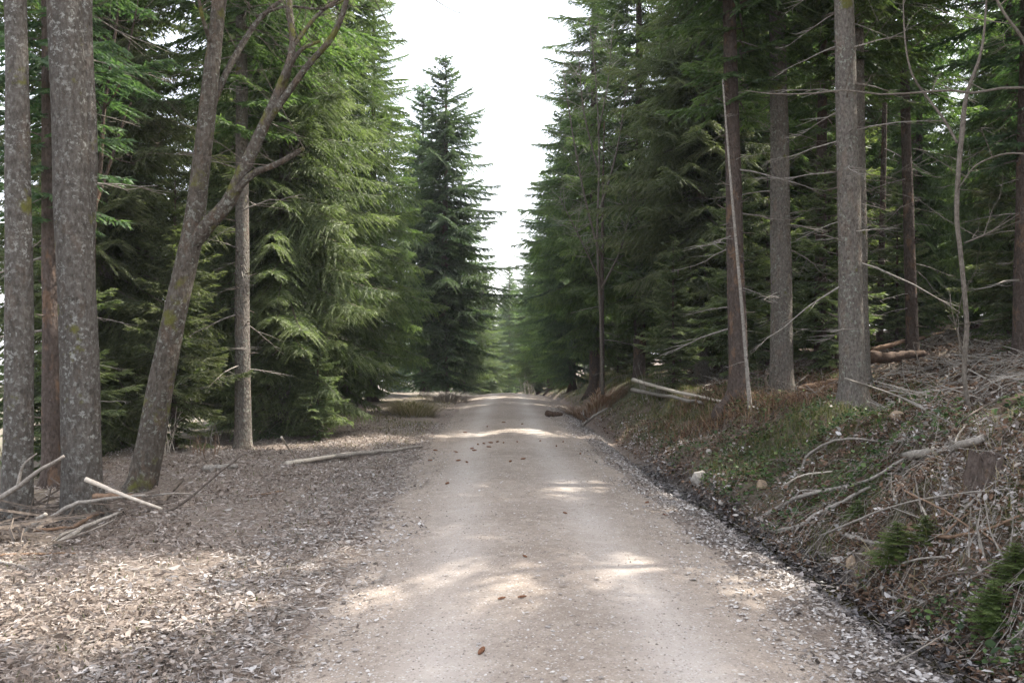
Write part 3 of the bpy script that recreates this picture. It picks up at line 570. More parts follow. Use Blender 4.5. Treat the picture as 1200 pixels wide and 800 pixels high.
for i, (x, y, k, h) in enumerate([(-11, 16, 'thin', 1.1), (-8.9, 12.6, 'high', .9), (-12.5, 27, 'full', .95), (-16.5, 24, 'thin', 1.1), (-11.5, 34, 'full', .9), (-22, 30, 'thin', 1.2), (-9.8, 45, 'full', .9), (-15, 45, 'full', 1.0)]):
    tree(k, x, y, 'dark spruce standing back among the far left trees, sky between its branches', G2, h)
tree('full', 2.6, 58, 'dark spruce on the right standing behind the crest', 'distant spruces beyond the crest', .85, wd=1.05, up=.8)
tree('full', -3.6, 62, 'dark spruce on the left lower behind the crest', 'distant spruces beyond the crest', .72, wd=.95)
tree('full', -2.5, 76, 'dark spruce hiding the end of the track at the left of the slit', 'distant spruces beyond the crest', .6, wd=.9)
tree('full', 2.2, 70, 'dark spruce hiding the end of the track at the right of the slit', 'distant spruces beyond the crest', .72, wd=1.0)
GF = 'distant spruces beyond the crest'
for x, y, k, h, l in [(-2.9, 92, 'tip', .8, 'pale distant spruce centred in the gap above the crest'), (-.3, 100, 'full', .85, 'distant spruce seen exactly where the gap narrows to a slit'), (1.6, 78, 'full', .62, 'dark distant spruce right of centre above the crest'),
    (3.4, 66, 'tip', .78, 'distant bluish spruce on the right just past the crest'), (-5.6, 60, 'full', .72, 'dark spruce on the left just past the crest'), (-7.5, 75, 'full', .8, 'distant spruce left of the pale one beyond the crest')]:
    tree(k, x, y, l, GF, h)
for i in range(26):
    g = random.random; x = (-14 + 28 * g()) if i < 12 else (-34 + 70 * g()); y = 105 + 30 * g()
    tree(random.choice(['full', 'tip']), x, y, 'one of the hazy spruces closing the view beyond the crest', 'hazy spruces closing the view', .75 + .35 * g())
G = 'spruces lining the right of the track'
tree('full', 3.2, 33, 'dark dense spruce at the right edge of the sky gap', G, 1.05, rz=.3, up=1.3)
tree('tip', 2.9, 41, 'dark spruce farther up on the right of the gap', G, .9, rz=2.2)
tree('full', 2.9, 49, 'last dark spruce on the right before the crest', G, .78)
tree('full', 4.3, 28.8, 'tall dark spruce hanging over the bank behind the slender bare tree', G, 1.05, rz=4.0, up=1.6)
tree('full', 6.6, 26.8, 'dark spruce behind the bare tree on the right', G, 1.05)
tree('low', 5.1, 22.9, 'spruce with sunlit sprays above the two pale poles', G, 1.05, rz=2.4, up=1.1)
tree('full', 7.4, 24.3, 'leafy spruce behind the sunlit one on the bank', G, 1.0)
tree('high', 6.25, 15.3, 'spruce with overhanging boughs above the right bank', G, .95, rz=3.1)
tree('young', 4.9, 18.4, 'young green spruce low under the sunlit sprays', 'young spruces under the right hand trees', .8)
tree('young', 3.9, 20.6, 'short young spruce at the top of the bank by the pale poles', 'young spruces under the right hand trees', .6)
tree('young', 6.3, 17.2, 'young spruce glimpsed behind the two grey trunks', 'young spruces under the right hand trees', .75)
tree('young', 6.6, 22, 'young spruce in the gloom behind the bright pole', 'young spruces under the right hand trees', .9)
GR = 'spruces of the dark forest on the right hillside'
rs = random.Random(5); pts = []
while len(pts) < 84:
    x = 5.6 + 34 * rs.random() ** 1.1; y = 13.5 + 42 * rs.random()
    if x < 6.5 and y < 20: continue
    if x > 1.15 * y + 3: continue
    if y < 16.5 and x < 8.5: continue
    if x < 13 and any(abs((y - y0) * .94 - x * .34) < 2.0 for y0 in (17.8, 29.0)): continue
    if all((x - a) ** 2 + (y - b) ** 2 > 2.6 for a, b in pts): pts.append((x, y))
for x, y in pts:
    k = rs.choice(['high', 'thin', 'high', 'thin', 'high', 'thin', 'high', 'full', 'young', 'low', 'young']) if x > 7.5 else rs.choice(['high', 'thin', 'young'])
    tree(k, x, y, {'high': 'tall bare stemmed spruce inside the dark forest on the right hillside', 'thin': 'slender spruce stem among the dark forest on the right hillside', 'full': 'broad dark spruce inside the forest on the right hillside',
        'low': 'light green drooping spruce inside the forest on the right hillside', 'young': 'young bushy spruce under the tall trees of the right hillside'}[k], GR + {'high': ', tall bare stems', 'thin': ', slender stems', 'full': ', broad dark ones', 'low': ', light drooping ones', 'young': ', young ones'}[k], .6 + .25 * rs.random() if k != 'young' else .8 + .5 * rs.random())

for x, y, k, h, l in [(12.5, 21.5, 'full', .7, 'dense dark spruce closing the view at the far right behind the tall sapling'), (15.5, 25.5, 'low', .75, 'broad spruce behind the dense dark one at the far right'), (10.2, 25.5, 'full', .75, 'spruce filling the dark gap right of the slim sunlit trunk'),
    (8.6, 23, 'young', 1.3, 'young spruce in the dark gap above the thick rotten log'), (13.2, 17.6, 'full', .6, 'low dark spruce with boughs to the ground at the right edge'), (18, 31, 'full', .85, 'far dark spruce behind the right edge trees'), (9.5, 29.2, 'full', .8, 'spruce filling the gap between the two grey trunks')]:
    tree(k, x, y, l, 'spruces filling the dark forest gaps', h)
for i, (x, y, h) in enumerate([(5.2, 34, 1.0), (6.3, 32, .9), (7.2, 35, 1.2), (5.8, 38, 1.1), (8.4, 33, 1.1), (10, 36, 1.2), (4.6, 37, .8), (12, 33, 1.2), (14, 37, 1.3), (16.5, 34, 1.2), (19, 37, 1.3), (9.6, 21.3, .7), (14.5, 21, .9), (17, 25, 1.1)]):
    tree('young', x, y, 'young dark spruce filling the low gaps between the right hand trunks', 'young spruces filling the low gaps', h)
# hero trunks on the right with their own dead branches
gd = np.random.default_rng(77); DL = []
for i in range(6):
    b = MB()
    for V, T, Q in dead_limb(gd, 1.0, .0105, .12 + .2 * gd.random(), 9): b.add(V, Q=Q)
    DL.append(b.mesh('dead_branch', M['dead']))
def hero_trunk(px, py, dia, H, label, bark, lean=(0, 0), D=None, crown=None, nd=18, dz=(.9, 6.5), seed=0, group=None, name='spruce_tree', lmin=.6, lmax=1.6, flare=.35):
    b = gp(px, py) if D is None else Vector(((px - HX) / F * D, D, gz((px - HX) / F * D, D)))
    t = bpy.data.objects.new(name, None); COL.objects.link(t); t.location = b; tag(t, label, 'tree', group)
    ob('trunk', trunk_mesh('trunk', H, dia / 2, bark, seed, lean, 18, flare=flare), t)
    if crown:
        c = ob('crown', PROTO[crown][1], t); w_ = ob('boughs', PROTO[crown][2], t); w_['kind'] = 'stuff'
        for q in (c, w_): q.scale = (1, 1, H / 19); q.rotation_euler.z = seed
    g = np.random.default_rng(seed + 5); sb = MB()
    for i in range(90 if dia > .15 else 30):
        z = .5 + (min(H, 8) - .5) * g.random(); f = z / H; az = g.random() * 6.283; rr = (dia / 2 * (1 - f) ** .85 + .012) * .97; o0 = np.array([lean[0] * f, lean[1] * f, z]); dv = np.array([math.cos(az), math.sin(az), g.normal(0, .3)]); l = .015 + .05 * g.random() ** 2 + (.14 if g.random() < .15 else 0)
        a_ = o0 + dv * rr; e_ = a_ + dv * l; S_ = tube([a_ - dv * .02, a_, e_], [.018, .012, .004], 5, True); sb.add(*S_[:2], S_[2])
    ob('branch_stubs', sb.mesh('branch_stubs', M['dead_dark'], True), t)['kind'] = 'stuff'
    for i in range(nd):
        z = dz[0] + (dz[1] - dz[0]) * ((i + g.random()) / nd); f = z / H; o = ob('dead_branch', DL[g.integers(6)], t)
        az = g.random() * 2 * math.pi; r = dia / 2 * (1 - f) ** .85 * .8
        o.location = (lean[0] * f + r * math.cos(az), lean[1] * f + r * math.sin(az), z); s = lmin + (lmax - lmin) * g.random(); o.scale = (s, s, s)
        o.rotation_euler = (0, g.normal(.05, .2), az)
    return t
HG = 'bare lower trunks of the nearest right hand spruces'
hero_trunk(1000, 480, .34, 19, 'grey spruce trunk nearest the track on the right, mossy at its foot', M['bark_spruce'], (-.5, 0), crown='high', nd=22, seed=3, group=HG, flare=.55)
hero_trunk(917, 466, .41, 19, 'grey spruce trunk standing left of the nearest right hand trunk', M['bark_spruce'], (-.4, .1), crown='high', nd=18, seed=4, group=HG)
hero_trunk(867, 428, .33, 16, 'reddish brown trunk behind the thin bright leaning pole', M['bark_red'], (-.5, .1), D=15.2, crown='high', nd=12, seed=5, group=HG)
hero_trunk(962, 436, .25, 15, 'broad dark trunk seen between the two grey spruce trunks', M['bark_red'], (.1, 0), D=17.5, crown='high', nd=16, seed=6, group=HG)
hero_trunk(985, 420, .2, 17, 'slim reddish trunk just left of the nearest grey trunk', M['bark_red'], (.2, 0), D=18, crown=None, nd=14, seed=7, group=HG)
hero_trunk(1070, 392, .25, 17, 'slim reddish trunk with a sunlit right side above the fallen logs', M['bark_red'], (-.3, 0), D=19, crown='high', nd=14, seed=8, group=HG)
hero_trunk(1196, 372, .27, 17, 'dark trunk at the far right edge of the forest', M['bark_red'], (.1, 0), D=15, crown='thin', nd=16, seed=9, group=HG)
hero_trunk(1030, 405, .16, 15, 'thin dark trunk right of the nearest grey trunk', M['bark_red'], (.2, 0), D=22, crown=None, nd=14, seed=10, group=HG)
hero_trunk(881, 436, .045, 5.6, 'thin pale dead pole leaning in front of the reddish trunk', M['dead'], (-.42, .2), D=14.2, nd=7, dz=(.4, 5), seed=11, name='dead_tree', lmin=.25, lmax=.6)
hero_trunk(705, 452, .16, 9, 'thin trunk rising from the bank below the dark spruces', M['bark_red'], (.1, 0), D=27, nd=8, seed=12, name='dead_tree')
# left
hero_trunk(285, 528, .27, 17, 'slim straight spruce trunk left of the bright drooping spruce', M['bark_spruce'], (-.25, 0), D=15.1, crown='high', nd=20, dz=(1.2, 7), seed=13)
hero_trunk(62, 566, .21, 16, 'dark reddish trunk between the two thick grey trunks at far left', M['bark_red'], (-.2, 0), D=10.6, crown='thin', nd=16, seed=14)
PROTO = PROTO

# off to the right, beside and behind the camera: unseen spruces, added to shade and dapple the track
for x, y, k, h in [(6.2, 4.5, 'high', .9), (7.5, 9.9, 'thin', .82), (8.2, 7.4, 'high', .95), (8.6, 11.8, 'high', .85), (12.8, 13, 'full', .7), (14, 8.5, 'high', .8), (7.5, .5, 'high', .9), (11, 2.5, 'full', .8)]:
    tree(k, x, y, 'unseen spruce added beyond the right edge of the view to shade the track', 'added shade spruces beyond the right edge of the view', h)

# ------------------------------------------------------------------ bare broadleaf trees
def bare_tree(px, D, label, trunk, limbs, bark, name='bare_tree', tw=None, group=None, twmat=None, rough=.04, sides=20):
    """trunk and limbs as lists of (photo x, photo y, distance offset, radius)"""
    x0 = (trunk[0][0] - HX) / F * D; o = bpy.data.objects.new(name, None); COL.objects.link(o); o.location = (x0, D, gz(x0, D)); tag(o, label, 'tree', group)
    def mk(nm, pl, sd, n):
        p = np.array([tuple(P(a, b, D + c) - o.location) for a, b, c, r in pl]); c = curve(p, n * (3 if sd > 15 else 1)); n = len(c); rr = np.interp(np.linspace(0, len(pl) - 1, n), range(len(pl)), [q[3] for q in pl])
        V, T, Q = tube(c, rr, sd if sd < 15 else 32, True, rough, abs(int(pl[0][0])))
        if sd > 15: V = roots(V, c[0][0], c[0][1], 0, pl[1][3], abs(int(pl[0][0])), .5)
        ob(nm, MB().add(V, T, Q).mesh(nm, bark, True), o); return c, rr
    mk('trunk', trunk, sides, 40); g = np.random.default_rng(abs(int(px))); tb = MB(); any_ = False
    for pl in limbs:
        c, rr = mk('limb', pl, 8, 22)
        for i in range(tw or 0):
            q = g.integers(6, 22); p = c[q]; d = g.normal(0, 1, 3); d[2] = abs(d[2]) * .6 + .1; d /= np.linalg.norm(d); l = .35 + .8 * g.random()
            e = p + d * l; m = (p + e) / 2 + g.normal(0, .05, 3); tb.add(*[v for v in tube([p, m, e], [.006, .004, .0015], 3, False)][:1], Q=tube([p, m, e], [.006, .004, .0015], 3, False)[2]); any_ = True
            for k in range(3):
                a = p + (e - p) * (.3 + .6 * g.random()); f = a + (d + g.normal(0, .6, 3)) * l * .4; s = tube([a, (a + f) / 2 + g.normal(0, .02, 3), f], [.003, .002, .001], 3, False); tb.add(s[0], Q=s[2])
    if any_: ob('twigs', tb.mesh('twigs', twmat or M['dead_dark']), o)['kind'] = 'stuff'
    return o
def zy(px, D): return HY + (CAMZ - gz((px - HX) / F * D, D)) / D * F     # photo row of the ground there
bare_tree(98, 8.8, 'thick lichen spotted grey trunk, widest of the trees at far left', [(99, 625, 0, .27), (98, 600, 0, .215), (96, 540, 0, .19), (92, 400, 0, .185), (84, 200, 0, .175), (76, 0, 0, .17), (70, -200, 0, .15), (60, -600, .2, .09), (58, -900, .3, .04)],
    [[(104, 330, .12, .05), (103, 180, .12, .1), (96, 0, .1, .11), (110, -200, .1, .09), (130, -600, .2, .05)], [(70, -200, 0, .06), (20, -400, -.5, .045), (-60, -650, -.9, .02)], [(70, -300, 0, .06), (160, -480, .4, .045), (230, -700, .9, .02)]], M['bark_grey'], tw=9)
bare_tree(20, 8.5, 'straight grey trunk at the far left edge, slimmer than its thick neighbour', [(20, 640, 0, .19), (20, 612, 0, .15), (22, 500, 0, .135), (22, 300, 0, .125), (20, 100, 0, .105), (17, -60, 0, .1), (12, -500, 0, .06), (10, -900, 0, .02)],
    [[(17, -100, 0, .04), (-40, -300, .4, .03), (-100, -500, .8, .012)], [(15, -250, 0, .035), (70, -420, -.4, .025), (110, -600, -.7, .01)]], M['bark_grey'], tw=8)
bare_tree(165, 10.4, 'leaning forked tree with scaly mossy bark, left of the slim trunk', [(158, 600, 0, .23), (166, 572, 0, .185), (178, 510, 0, .162), (190, 440, 0, .148), (207, 360, 0, .137), (224, 282, 0, .128), (233, 215, 0, .112), (243, 130, 0, .102), (254, 30, 0, .086), (262, -60, 0, .09), (280, -300, 0, .06), (300, -600, 0, .02)],
    [[(222, 292, 0, .085), (245, 262, -.1, .095), (268, 236, -.15, .085), (290, 190, -.2, .08), (308, 150, -.2, .07), (330, 100, -.2, .06), (343, 55, -.1, .045), (338, 0, 0, .04), (330, -120, 0, .02)],
     [(268, 236, -.15, .04), (295, 205, -.3, .042), (325, 192, -.4, .036), (356, 174, -.5, .026)],
     [(306, 155, -.2, .035), (335, 112, -.35, .042), (362, 75, -.4, .038), (388, 45, -.45, .036), (405, 5, -.5, .03), (415, -60, -.5, .018)],
     [(328, 105, -.2, .02), (350, 62, -.5, .024), (375, 48, -.6, .016)],
     [(240, 150, 0, .045), (262, 92, .15, .042), (285, 50, .25, .038), (305, 22, .3, .03), (330, 0, .3, .022)],
     [(343, 55, -.1, .025), (372, 18, .1, .024), (402, -4, .2, .018), (440, -30, .3, .01)],
     [(250, 60, 0, .03), (235, 10, -.3, .022), (228, -60, -.4, .012)],
     [(300, 20, .3, .018), (335, 8, .2, .018), (380, 10, .1, .014), (420, -8, 0, .01)]], M['bark_fork'], tw=7)
bare_tree(115, 11.4, 'thin bare sapling with a forked top beside the thick grey trunk', [(116, 575, 0, .055), (112, 450, 0, .05), (108, 330, 0, .045), (110, 245, 0, .045), (118, 190, 0, .03), (122, 130, 0, .024), (132, 60, 0, .02), (140, 0, 0, .016), (146, -80, 0, .006)],
    [[(122, 128, 0, .014), (140, 100, -.2, .013), (152, 50, -.25, .012), (162, 0, -.3, .008)], [(121, 130, 0, .012), (110, 112, .1, .01), (106, 90, .2, .007)], [(112, 240, 0, .026), (128, 195, .3, .022), (145, 140, .4, .015), (154, 120, .5, .008)], [(119, 182, 0, .007), (140, 188, .1, .006), (158, 192, .1, .003)]], M['bark_red'], tw=2, sides=8)
bare_tree(1135, 9.4, 'thin bare sapling growing from the right bank, tallest stem there', [(1143, 540, 0, .03), (1139, 500, 0, .024), (1130, 440, 0, .024), (1133, 380, 0, .026), (1126, 300, 0, .026), (1121, 250, 0, .026), (1124, 190, 0, .027), (1128, 150, 0, .03), (1133, 110, 0, .022), (1150, 60, 0, .016), (1156, 0, 0, .01), (1160, -90, 0, .005)],
    [[(1122, 168, 0, .014), (1106, 140, .1, .015), (1085, 112, .2, .013), (1068, 85, .2, .012), (1060, 40, .2, .009), (1058, -30, .3, .004)], [(1133, 430, 0, .009), (1122, 390, -.1, .007), (1112, 350, -.2, .003)], [(1130, 285, 0, .009), (1160, 272, -.1, .008), (1195, 250, -.3, .004)]], M['sapling'], tw=5, sides=8, twmat=M['sapling'])
# small bare birch-like tree among the right spruces
bare_tree(705, 24.5, 'slender bare twiggy tree between the dark spruces on the right', [(706, 462, 0, .045), (704, 380, 0, .04), (700, 280, 0, .034), (702, 180, 0, .026), (698, 90, 0, .016), (690, 20, 0, .01)],
    [[(703, 300, 0, .04), (685, 230, -.3, .03), (670, 150, -.5, .02), (660, 80, -.6, .008)], [(702, 250, 0, .04), (722, 180, -.4, .028), (735, 100, -.6, .01)], [(701, 200, 0, .03), (684, 130, -.4, .02), (678, 60, -.6, .008)], [(704, 340, 0, .035), (728, 290, -.5, .02), (742, 230, -.8, .008)],
     [(700, 160, 0, .025), (712, 100, -.5, .016), (718, 30, -.5, .006)], [(704, 330, 0, .03), (680, 280, -.6, .02), (655, 230, -.8, .008)]], M['sapling'], tw=44, sides=8, twmat=M['dead'])
# tree outside the right edge whose long dead limb crosses the view
o = bare_tree(1330, 8.6, 'bare tree beyond the right edge with a long grey limb reaching across the view', [(1335, 420, 0, .12), (1332, 100, 0, .1), (1325, -400, 0, .05)],
    [[(1332, 118, 0, .022), (1240, 106, .2, .015), (1180, 103, .3, .014), (1140, 109, .4, .013), (1110, 106, .5, .013), (1040, 111, .6, .011), (990, 106, .7, .01), (950, 110, .8, .009), (905, 110, .9, .007), (872, 106, 1.0, .003)], [(1325, 40, 0, .02), (1235, 90, -.2, .016), (1195, 40, -.3, .014), (1168, 0, -.3, .012), (1150, -60, -.3, .006)],
     [(1332, 230, 0, .015), (1210, 182, .2, .011), (1150, 190, .3, .008), (1122, 222, .4, .003)]], M['sapling'], tw=5, sides=8, twmat=M['sapling'])
# thin overhanging twigs seen against the sky
bare_tree(300, 7.5, 'bare tree beyond the top of the view with thin twigs hanging into the sky gap', [(-190, 640, 0, .14), (-180, 100, 0, .12), (-150, -300, 0, .08)],
    [[(-160, -200, 0, .05), (150, -180, .4, .035), (400, -90, .8, .02), (485, -20, 1, .008), (530, 12, 1.1, .004), (590, 30, 1.2, .0015)], [(470, -35, 1, .006), (500, 5, 1, .003), (545, 16, 1, .0015)], [(400, -80, .8, .006), (450, 20, .9, .004), (470, 45, .9, .003), (505, 60, .9, .0015)], [(470, -30, 1, .006), (600, -15, 1.3, .004), (650, 12, 1.4, .002)]], M['bark_grey'], tw=0, sides=8)

# ------------------------------------------------------------------ fallen branches, logs, stones, stump, cones
def fallen(label, pts, rad, mat='dead', name='fallen_branch', cat='fallen branch', forks=(), group=None, sides=7, D=None):
    """pts: (photo x, photo y, height above the ground seen there)"""
    def w3(a):
        q = []
        for p in a:
            h = p[2] if len(p) > 2 else 0; b = gp(p[0], p[1] + (h * 110)) if D is None else P(p[0], p[1], D)   # a raised point stands over ground lower in the picture
            b = Vector(((p[0] - HX) / F * b.y, b.y, CAMZ - (p[1] - HY) / F * b.y)); b.z = max(b.z, gz(b.x, b.y) + .3 * rad); q.append(b)
        return q
    b = MB(); c = curve(w3(pts), 16); org = c[0].copy(); n = np.linspace(1, .5, 16) * rad; g = np.random.default_rng(len(label)); c[1:-1] += g.normal(0, rad * (.04 if mat == 'pale' else .16), (14, 3))
    V, T, Q = tube(c - org, n, sides, True, .08, len(label)); b.add(V, T, Q); o = ob(name, b.mesh(name, M[mat], True), loc=org)
    for f in forks:
        cf = curve(w3(f), 9) - org; V, T, Q = tube(cf, np.linspace(.6, .22, 9) * rad, 5, True, .08, 3); ob('side_branch', MB().add(V, T, Q).mesh('side_branch', M[mat], True), o)
    return tag(o, label, cat, group)
LB = 'fallen branches heaped at the foot of the left trunks'
fallen('grey branch with a short fork propped up in front of the leftmost trunk', [(-30, 600, .1), (10, 577, .3), (45, 552, .5), (75, 534, .7)], .028, 'dead', D=7.7, forks=[[(20, 571, .35), (27, 545, .5), (43, 531, .6)]], group=LB)
fallen('straight pale peeled stick lying aslant before the leaning tree', [(100, 561, .35), (145, 580, .2), (190, 596, .03)], .024, 'pale', D=8.1, group=LB)
fallen('long curved grey branch arching past the thick trunk', [(45, 617, .05), (80, 594, .15), (112, 586, .2), (170, 580, .1)], .026, 'dead', D=8.2, group=LB)
fallen('short brown log between the thick trunk and the leaning tree', [(110, 582, .1), (165, 581, .1)], .035, 'brown_wood', 'log', 'log', D=8.5, group=LB)
fallen('pale stubby stick leaning up at far left', [(18, 637, .02), (35, 618, .12), (54, 601, .25)], .034, 'dead', D=7.5, group=LB)
fallen('brown branch lying level at the left edge below the pale stub', [(-20, 624, .05), (40, 621, .05), (92, 617, .05)], .025, 'brown_wood', group=LB)
fallen('thin brown stick lying flat at the left edge', [(-20, 651, .04), (40, 649, .05), (90, 648, .03)], .014, 'brown_wood', group=LB)
fallen('grey stick sloping down from the left edge, lowest of the heap', [(-10, 655, .06), (25, 664, .04), (48, 674, .02)], .018, 'dead', group=LB)
fallen('grey branch sloping up through the middle of the heap', [(62, 641, .02), (98, 618, .12), (140, 600, .15)], .028, 'dead', group=LB, forks=[[(80, 630, .05), (105, 622, .1), (135, 608, .12)]])
fallen('grey branch lying beside the sloping one in the heap', [(50, 644, .02), (75, 626, .1), (128, 606, .1)], .02, 'dead', group=LB)
fallen('long thin dark stick rising from the heap towards the slim trunk', [(180, 608, .02), (210, 592, .1), (252, 558, .2), (285, 532, .2)], .016, 'dead_dark', D=8.9, group=LB)
fallen('gnarled dark limb lying under the leaning tree', [(186, 590, .05), (200, 575, .12), (214, 562, .12)], .045, 'dead_dark', group=LB)
fallen('thin stick crossing behind the pale peeled one', [(150, 585, .1), (200, 578, .15), (248, 580, .03)], .012, 'dead', group=LB)
fallen('brown stick poking out of the heap near the thick trunk', [(88, 616, .1), (105, 606, .15), (122, 600, .1)], .022, 'brown_wood', group=LB)
fallen('dark half buried stick in the near left leaves', [(85, 709), (130, 705), (182, 699)], .02, 'dead_dark')
fallen('dark forked twig in the leaves left of the track', [(248, 673), (285, 655), (312, 633)], .013, 'dead_dark', forks=[[(287, 655), (293, 668), (300, 676)]])
fallen('thin pale twig on the near left verge', [(215, 742), (240, 728), (262, 718)], .007, 'pale')
fallen('long grey pole at the foot of the bright spruce', [(345, 541, .03), (420, 532, .04), (495, 523, .03)], .05, 'dead', 'log', 'log')
fallen('whitish pole overlapping the long grey pole', [(336, 543, .04), (375, 537, .06), (410, 530, .06)], .04, 'pale', 'log', 'log')
fallen('short grey log on the left verge by the slim trunk', [(240, 549, .05), (278, 545, .05)], .055, 'dead', 'log', 'log')
fallen('bent dark stick on the far left verge', [(330, 558), (360, 556), (395, 553)], .016, 'dead_dark')
fallen('short brown stick in the leaves below the long pole', [(292, 583), (320, 578), (340, 574)], .016, 'brown_wood')
fallen('dry stick leaning into the bright spruce', [(330, 512, .5), (340, 528, .2), (350, 543, .0)], .016, 'pale')
RB = 'fallen branches on the right hand bank'
fallen('long grey forked branch reaching down the bank to the ditch, upper of two', [(888, 609, .02), (915, 592, .06), (940, 581, .12), (980, 572, .14), (1020, 561, .12), (1062, 536, .08)], .026, 'dead', group=RB, forks=[[(932, 584, .1), (938, 575, .15), (960, 574, .1)]])
fallen('grey broken branch just below the long one, with a snapped fork', [(903, 623, .03), (933, 618, .08), (958, 602, .12), (990, 586, .15), (1020, 570, .12)], .027, 'dead', group=RB, forks=[[(935, 618, .08), (930, 628, .05), (925, 638, .02)]])
fallen('arched grey branch higher on the bank', [(938, 554, .0), (948, 532, .1), (975, 517, .18), (1005, 514, .12), (1035, 517, .04)], .019, 'dead', group=RB)
fallen('small pale curved stick above the two grey branches', [(918, 571, .0), (940, 557, .08), (975, 552, .05)], .015, 'pale', group=RB, forks=[[(951, 560, .02), (953, 553, .1), (955, 547, .18)]])
fallen('thick pinkish log lying up the bank at the right edge', [(1060, 535, .03), (1110, 526, .08), (1155, 512, .1), (1215, 484, .1)], .045, 'dead', 'log', 'log', group=RB)
fallen('dark rotten log at the right edge above the pinkish one', [(1150, 492, .08), (1185, 472, .1), (1230, 452, .1)], .07, 'rot', 'log', 'log', group=RB)
fallen('wiry dark twig curving across the sapling foot', [(1078, 512, .05), (1115, 503, .15), (1140, 484, .2), (1172, 466, .2)], .012, 'dead_dark', group=RB)
fallen('long thin grey branch trailing from the nearest grey trunk', [(990, 443, .4), (1030, 456, .3), (1072, 472, .2), (1092, 488, .05)], .014, 'dead', group=RB, forks=[[(1060, 468, .25), (1100, 488, .15), (1140, 508, .05)]])
fallen('small white forked stick upright by the pinkish log', [(1118, 527, .05), (1122, 512, .15), (1130, 500, .25)], .013, 'pale', group=RB)
fallen('short snag sticking up from the hillside', [(1153, 455, .0), (1156, 442, .15), (1163, 430, .3)], .014, 'dead', group=RB)
fallen('hooked pale twig over the near ditch', [(1036, 752, .0), (1038, 735, .1), (1058, 718, .15), (1100, 696, .15)], .008, 'dead', group=RB)
fallen('long wiry twig arching over the near bank', [(960, 628, .05), (1040, 595, .25), (1110, 580, .25), (1190, 572, .15)], .01, 'dead', group=RB, forks=[[(1045, 594, .25), (1090, 612, .15), (1135, 640, .05)]])
fallen('slanting brown twig across the near bank', [(1060, 575, .2), (1110, 600, .2), (1180, 650, .1)], .009, 'brown_wood', group=RB)
fallen('thin twig lying low beside the near ditch', [(1010, 790, .05), (1060, 770, .1), (1120, 735, .12)], .007, 'dead', group=RB)
fallen('weathered stick end poking out above the white stones', [(982, 625, .05), (1005, 630, .1), (1030, 636, .05)], .025, 'dead', group=RB)
fallen('wiry grey twig at the lower right edge', [(1110, 700, .1), (1150, 668, .2), (1210, 640, .2)], .008, 'dead', group=RB)
fallen('bent grey stick hanging over the ditch right of the white stone', [(1010, 700, .02), (1030, 672, .12), (1075, 655, .2), (1120, 652, .1)], .012, 'dead', group=RB, forks=[[(1045, 668, .15), (1060, 690, .1), (1066, 712, .03)]])
fallen('brown forked branch lying in the middle of the near bank', [(1060, 618, .1), (1105, 628, .2), (1150, 622, .2), (1195, 604, .15)], .016, 'brown_wood', group=RB, forks=[[(1105, 628, .2), (1128, 606, .3), (1150, 596, .35)], [(1150, 622, .2), (1172, 640, .15), (1190, 660, .1)]])
fallen('dark arching stick above the lower right seedling', [(1080, 690, .05), (1115, 672, .22), (1160, 676, .25), (1205, 702, .1)], .011, 'dead_dark', group=RB)
fallen('grey twig fanning down the bank beneath the stump', [(1150, 578, .15), (1128, 600, .12), (1100, 640, .06), (1085, 668, .02)], .011, 'dead', group=RB, forks=[[(1128, 600, .12), (1110, 606, .1), (1088, 610, .05)]])
fallen('pale stick lying down the bank left of the stump', [(1050, 560, .1), (1078, 590, .12), (1092, 620, .04)], .012, 'pale', group=RB)
fallen('grey branch half buried in leaves at the lower right corner', [(1120, 770, .03), (1160, 748, .1), (1215, 735, .1)], .014, 'dead', group=RB, forks=[[(1160, 748, .1), (1172, 728, .18), (1180, 712, .22)]])
HL = 'logs on the hillside behind the grey trunks'
fallen('thick dark rotten log lying behind the nearest grey trunk', [(1020, 420, .15), (1082, 414, .15)], .13, 'rot', 'log', 'log', group=HL, sides=10)
fallen('thin red brown log slanting up the hillside', [(1022, 410, .2), (1060, 400, .2), (1106, 389, .1)], .06, 'brown_wood', 'log', 'log', group=HL)
fallen('brown log between the two grey trunks', [(934, 456, .1), (990, 443, .1)], .06, 'brown_wood', 'log', 'log', group=HL)
fallen('pale cut pole lying aslant on the bank, upper of two', [(742, 445, .25), (780, 456, .15), (848, 471, .05)], .055, 'pale', 'log', 'log', group=HL)
fallen('grey white cut pole lying on the bank, lower of two', [(741, 457, .15), (775, 463, .1), (822, 472, .05)], .06, 'dead', 'log', 'log', group=HL)
fallen('short dark log beside the track near the crest', [(641, 484, .05), (659, 486, .05)], .09, 'rot', 'log', 'log')
fallen('grey snag of roots at the foot of the far bank', [(682, 498, .02), (695, 488, .15), (712, 478, .1)], .04, 'dead', forks=[[(690, 492, .1), (684, 486, .15), (683, 480, .15)]])

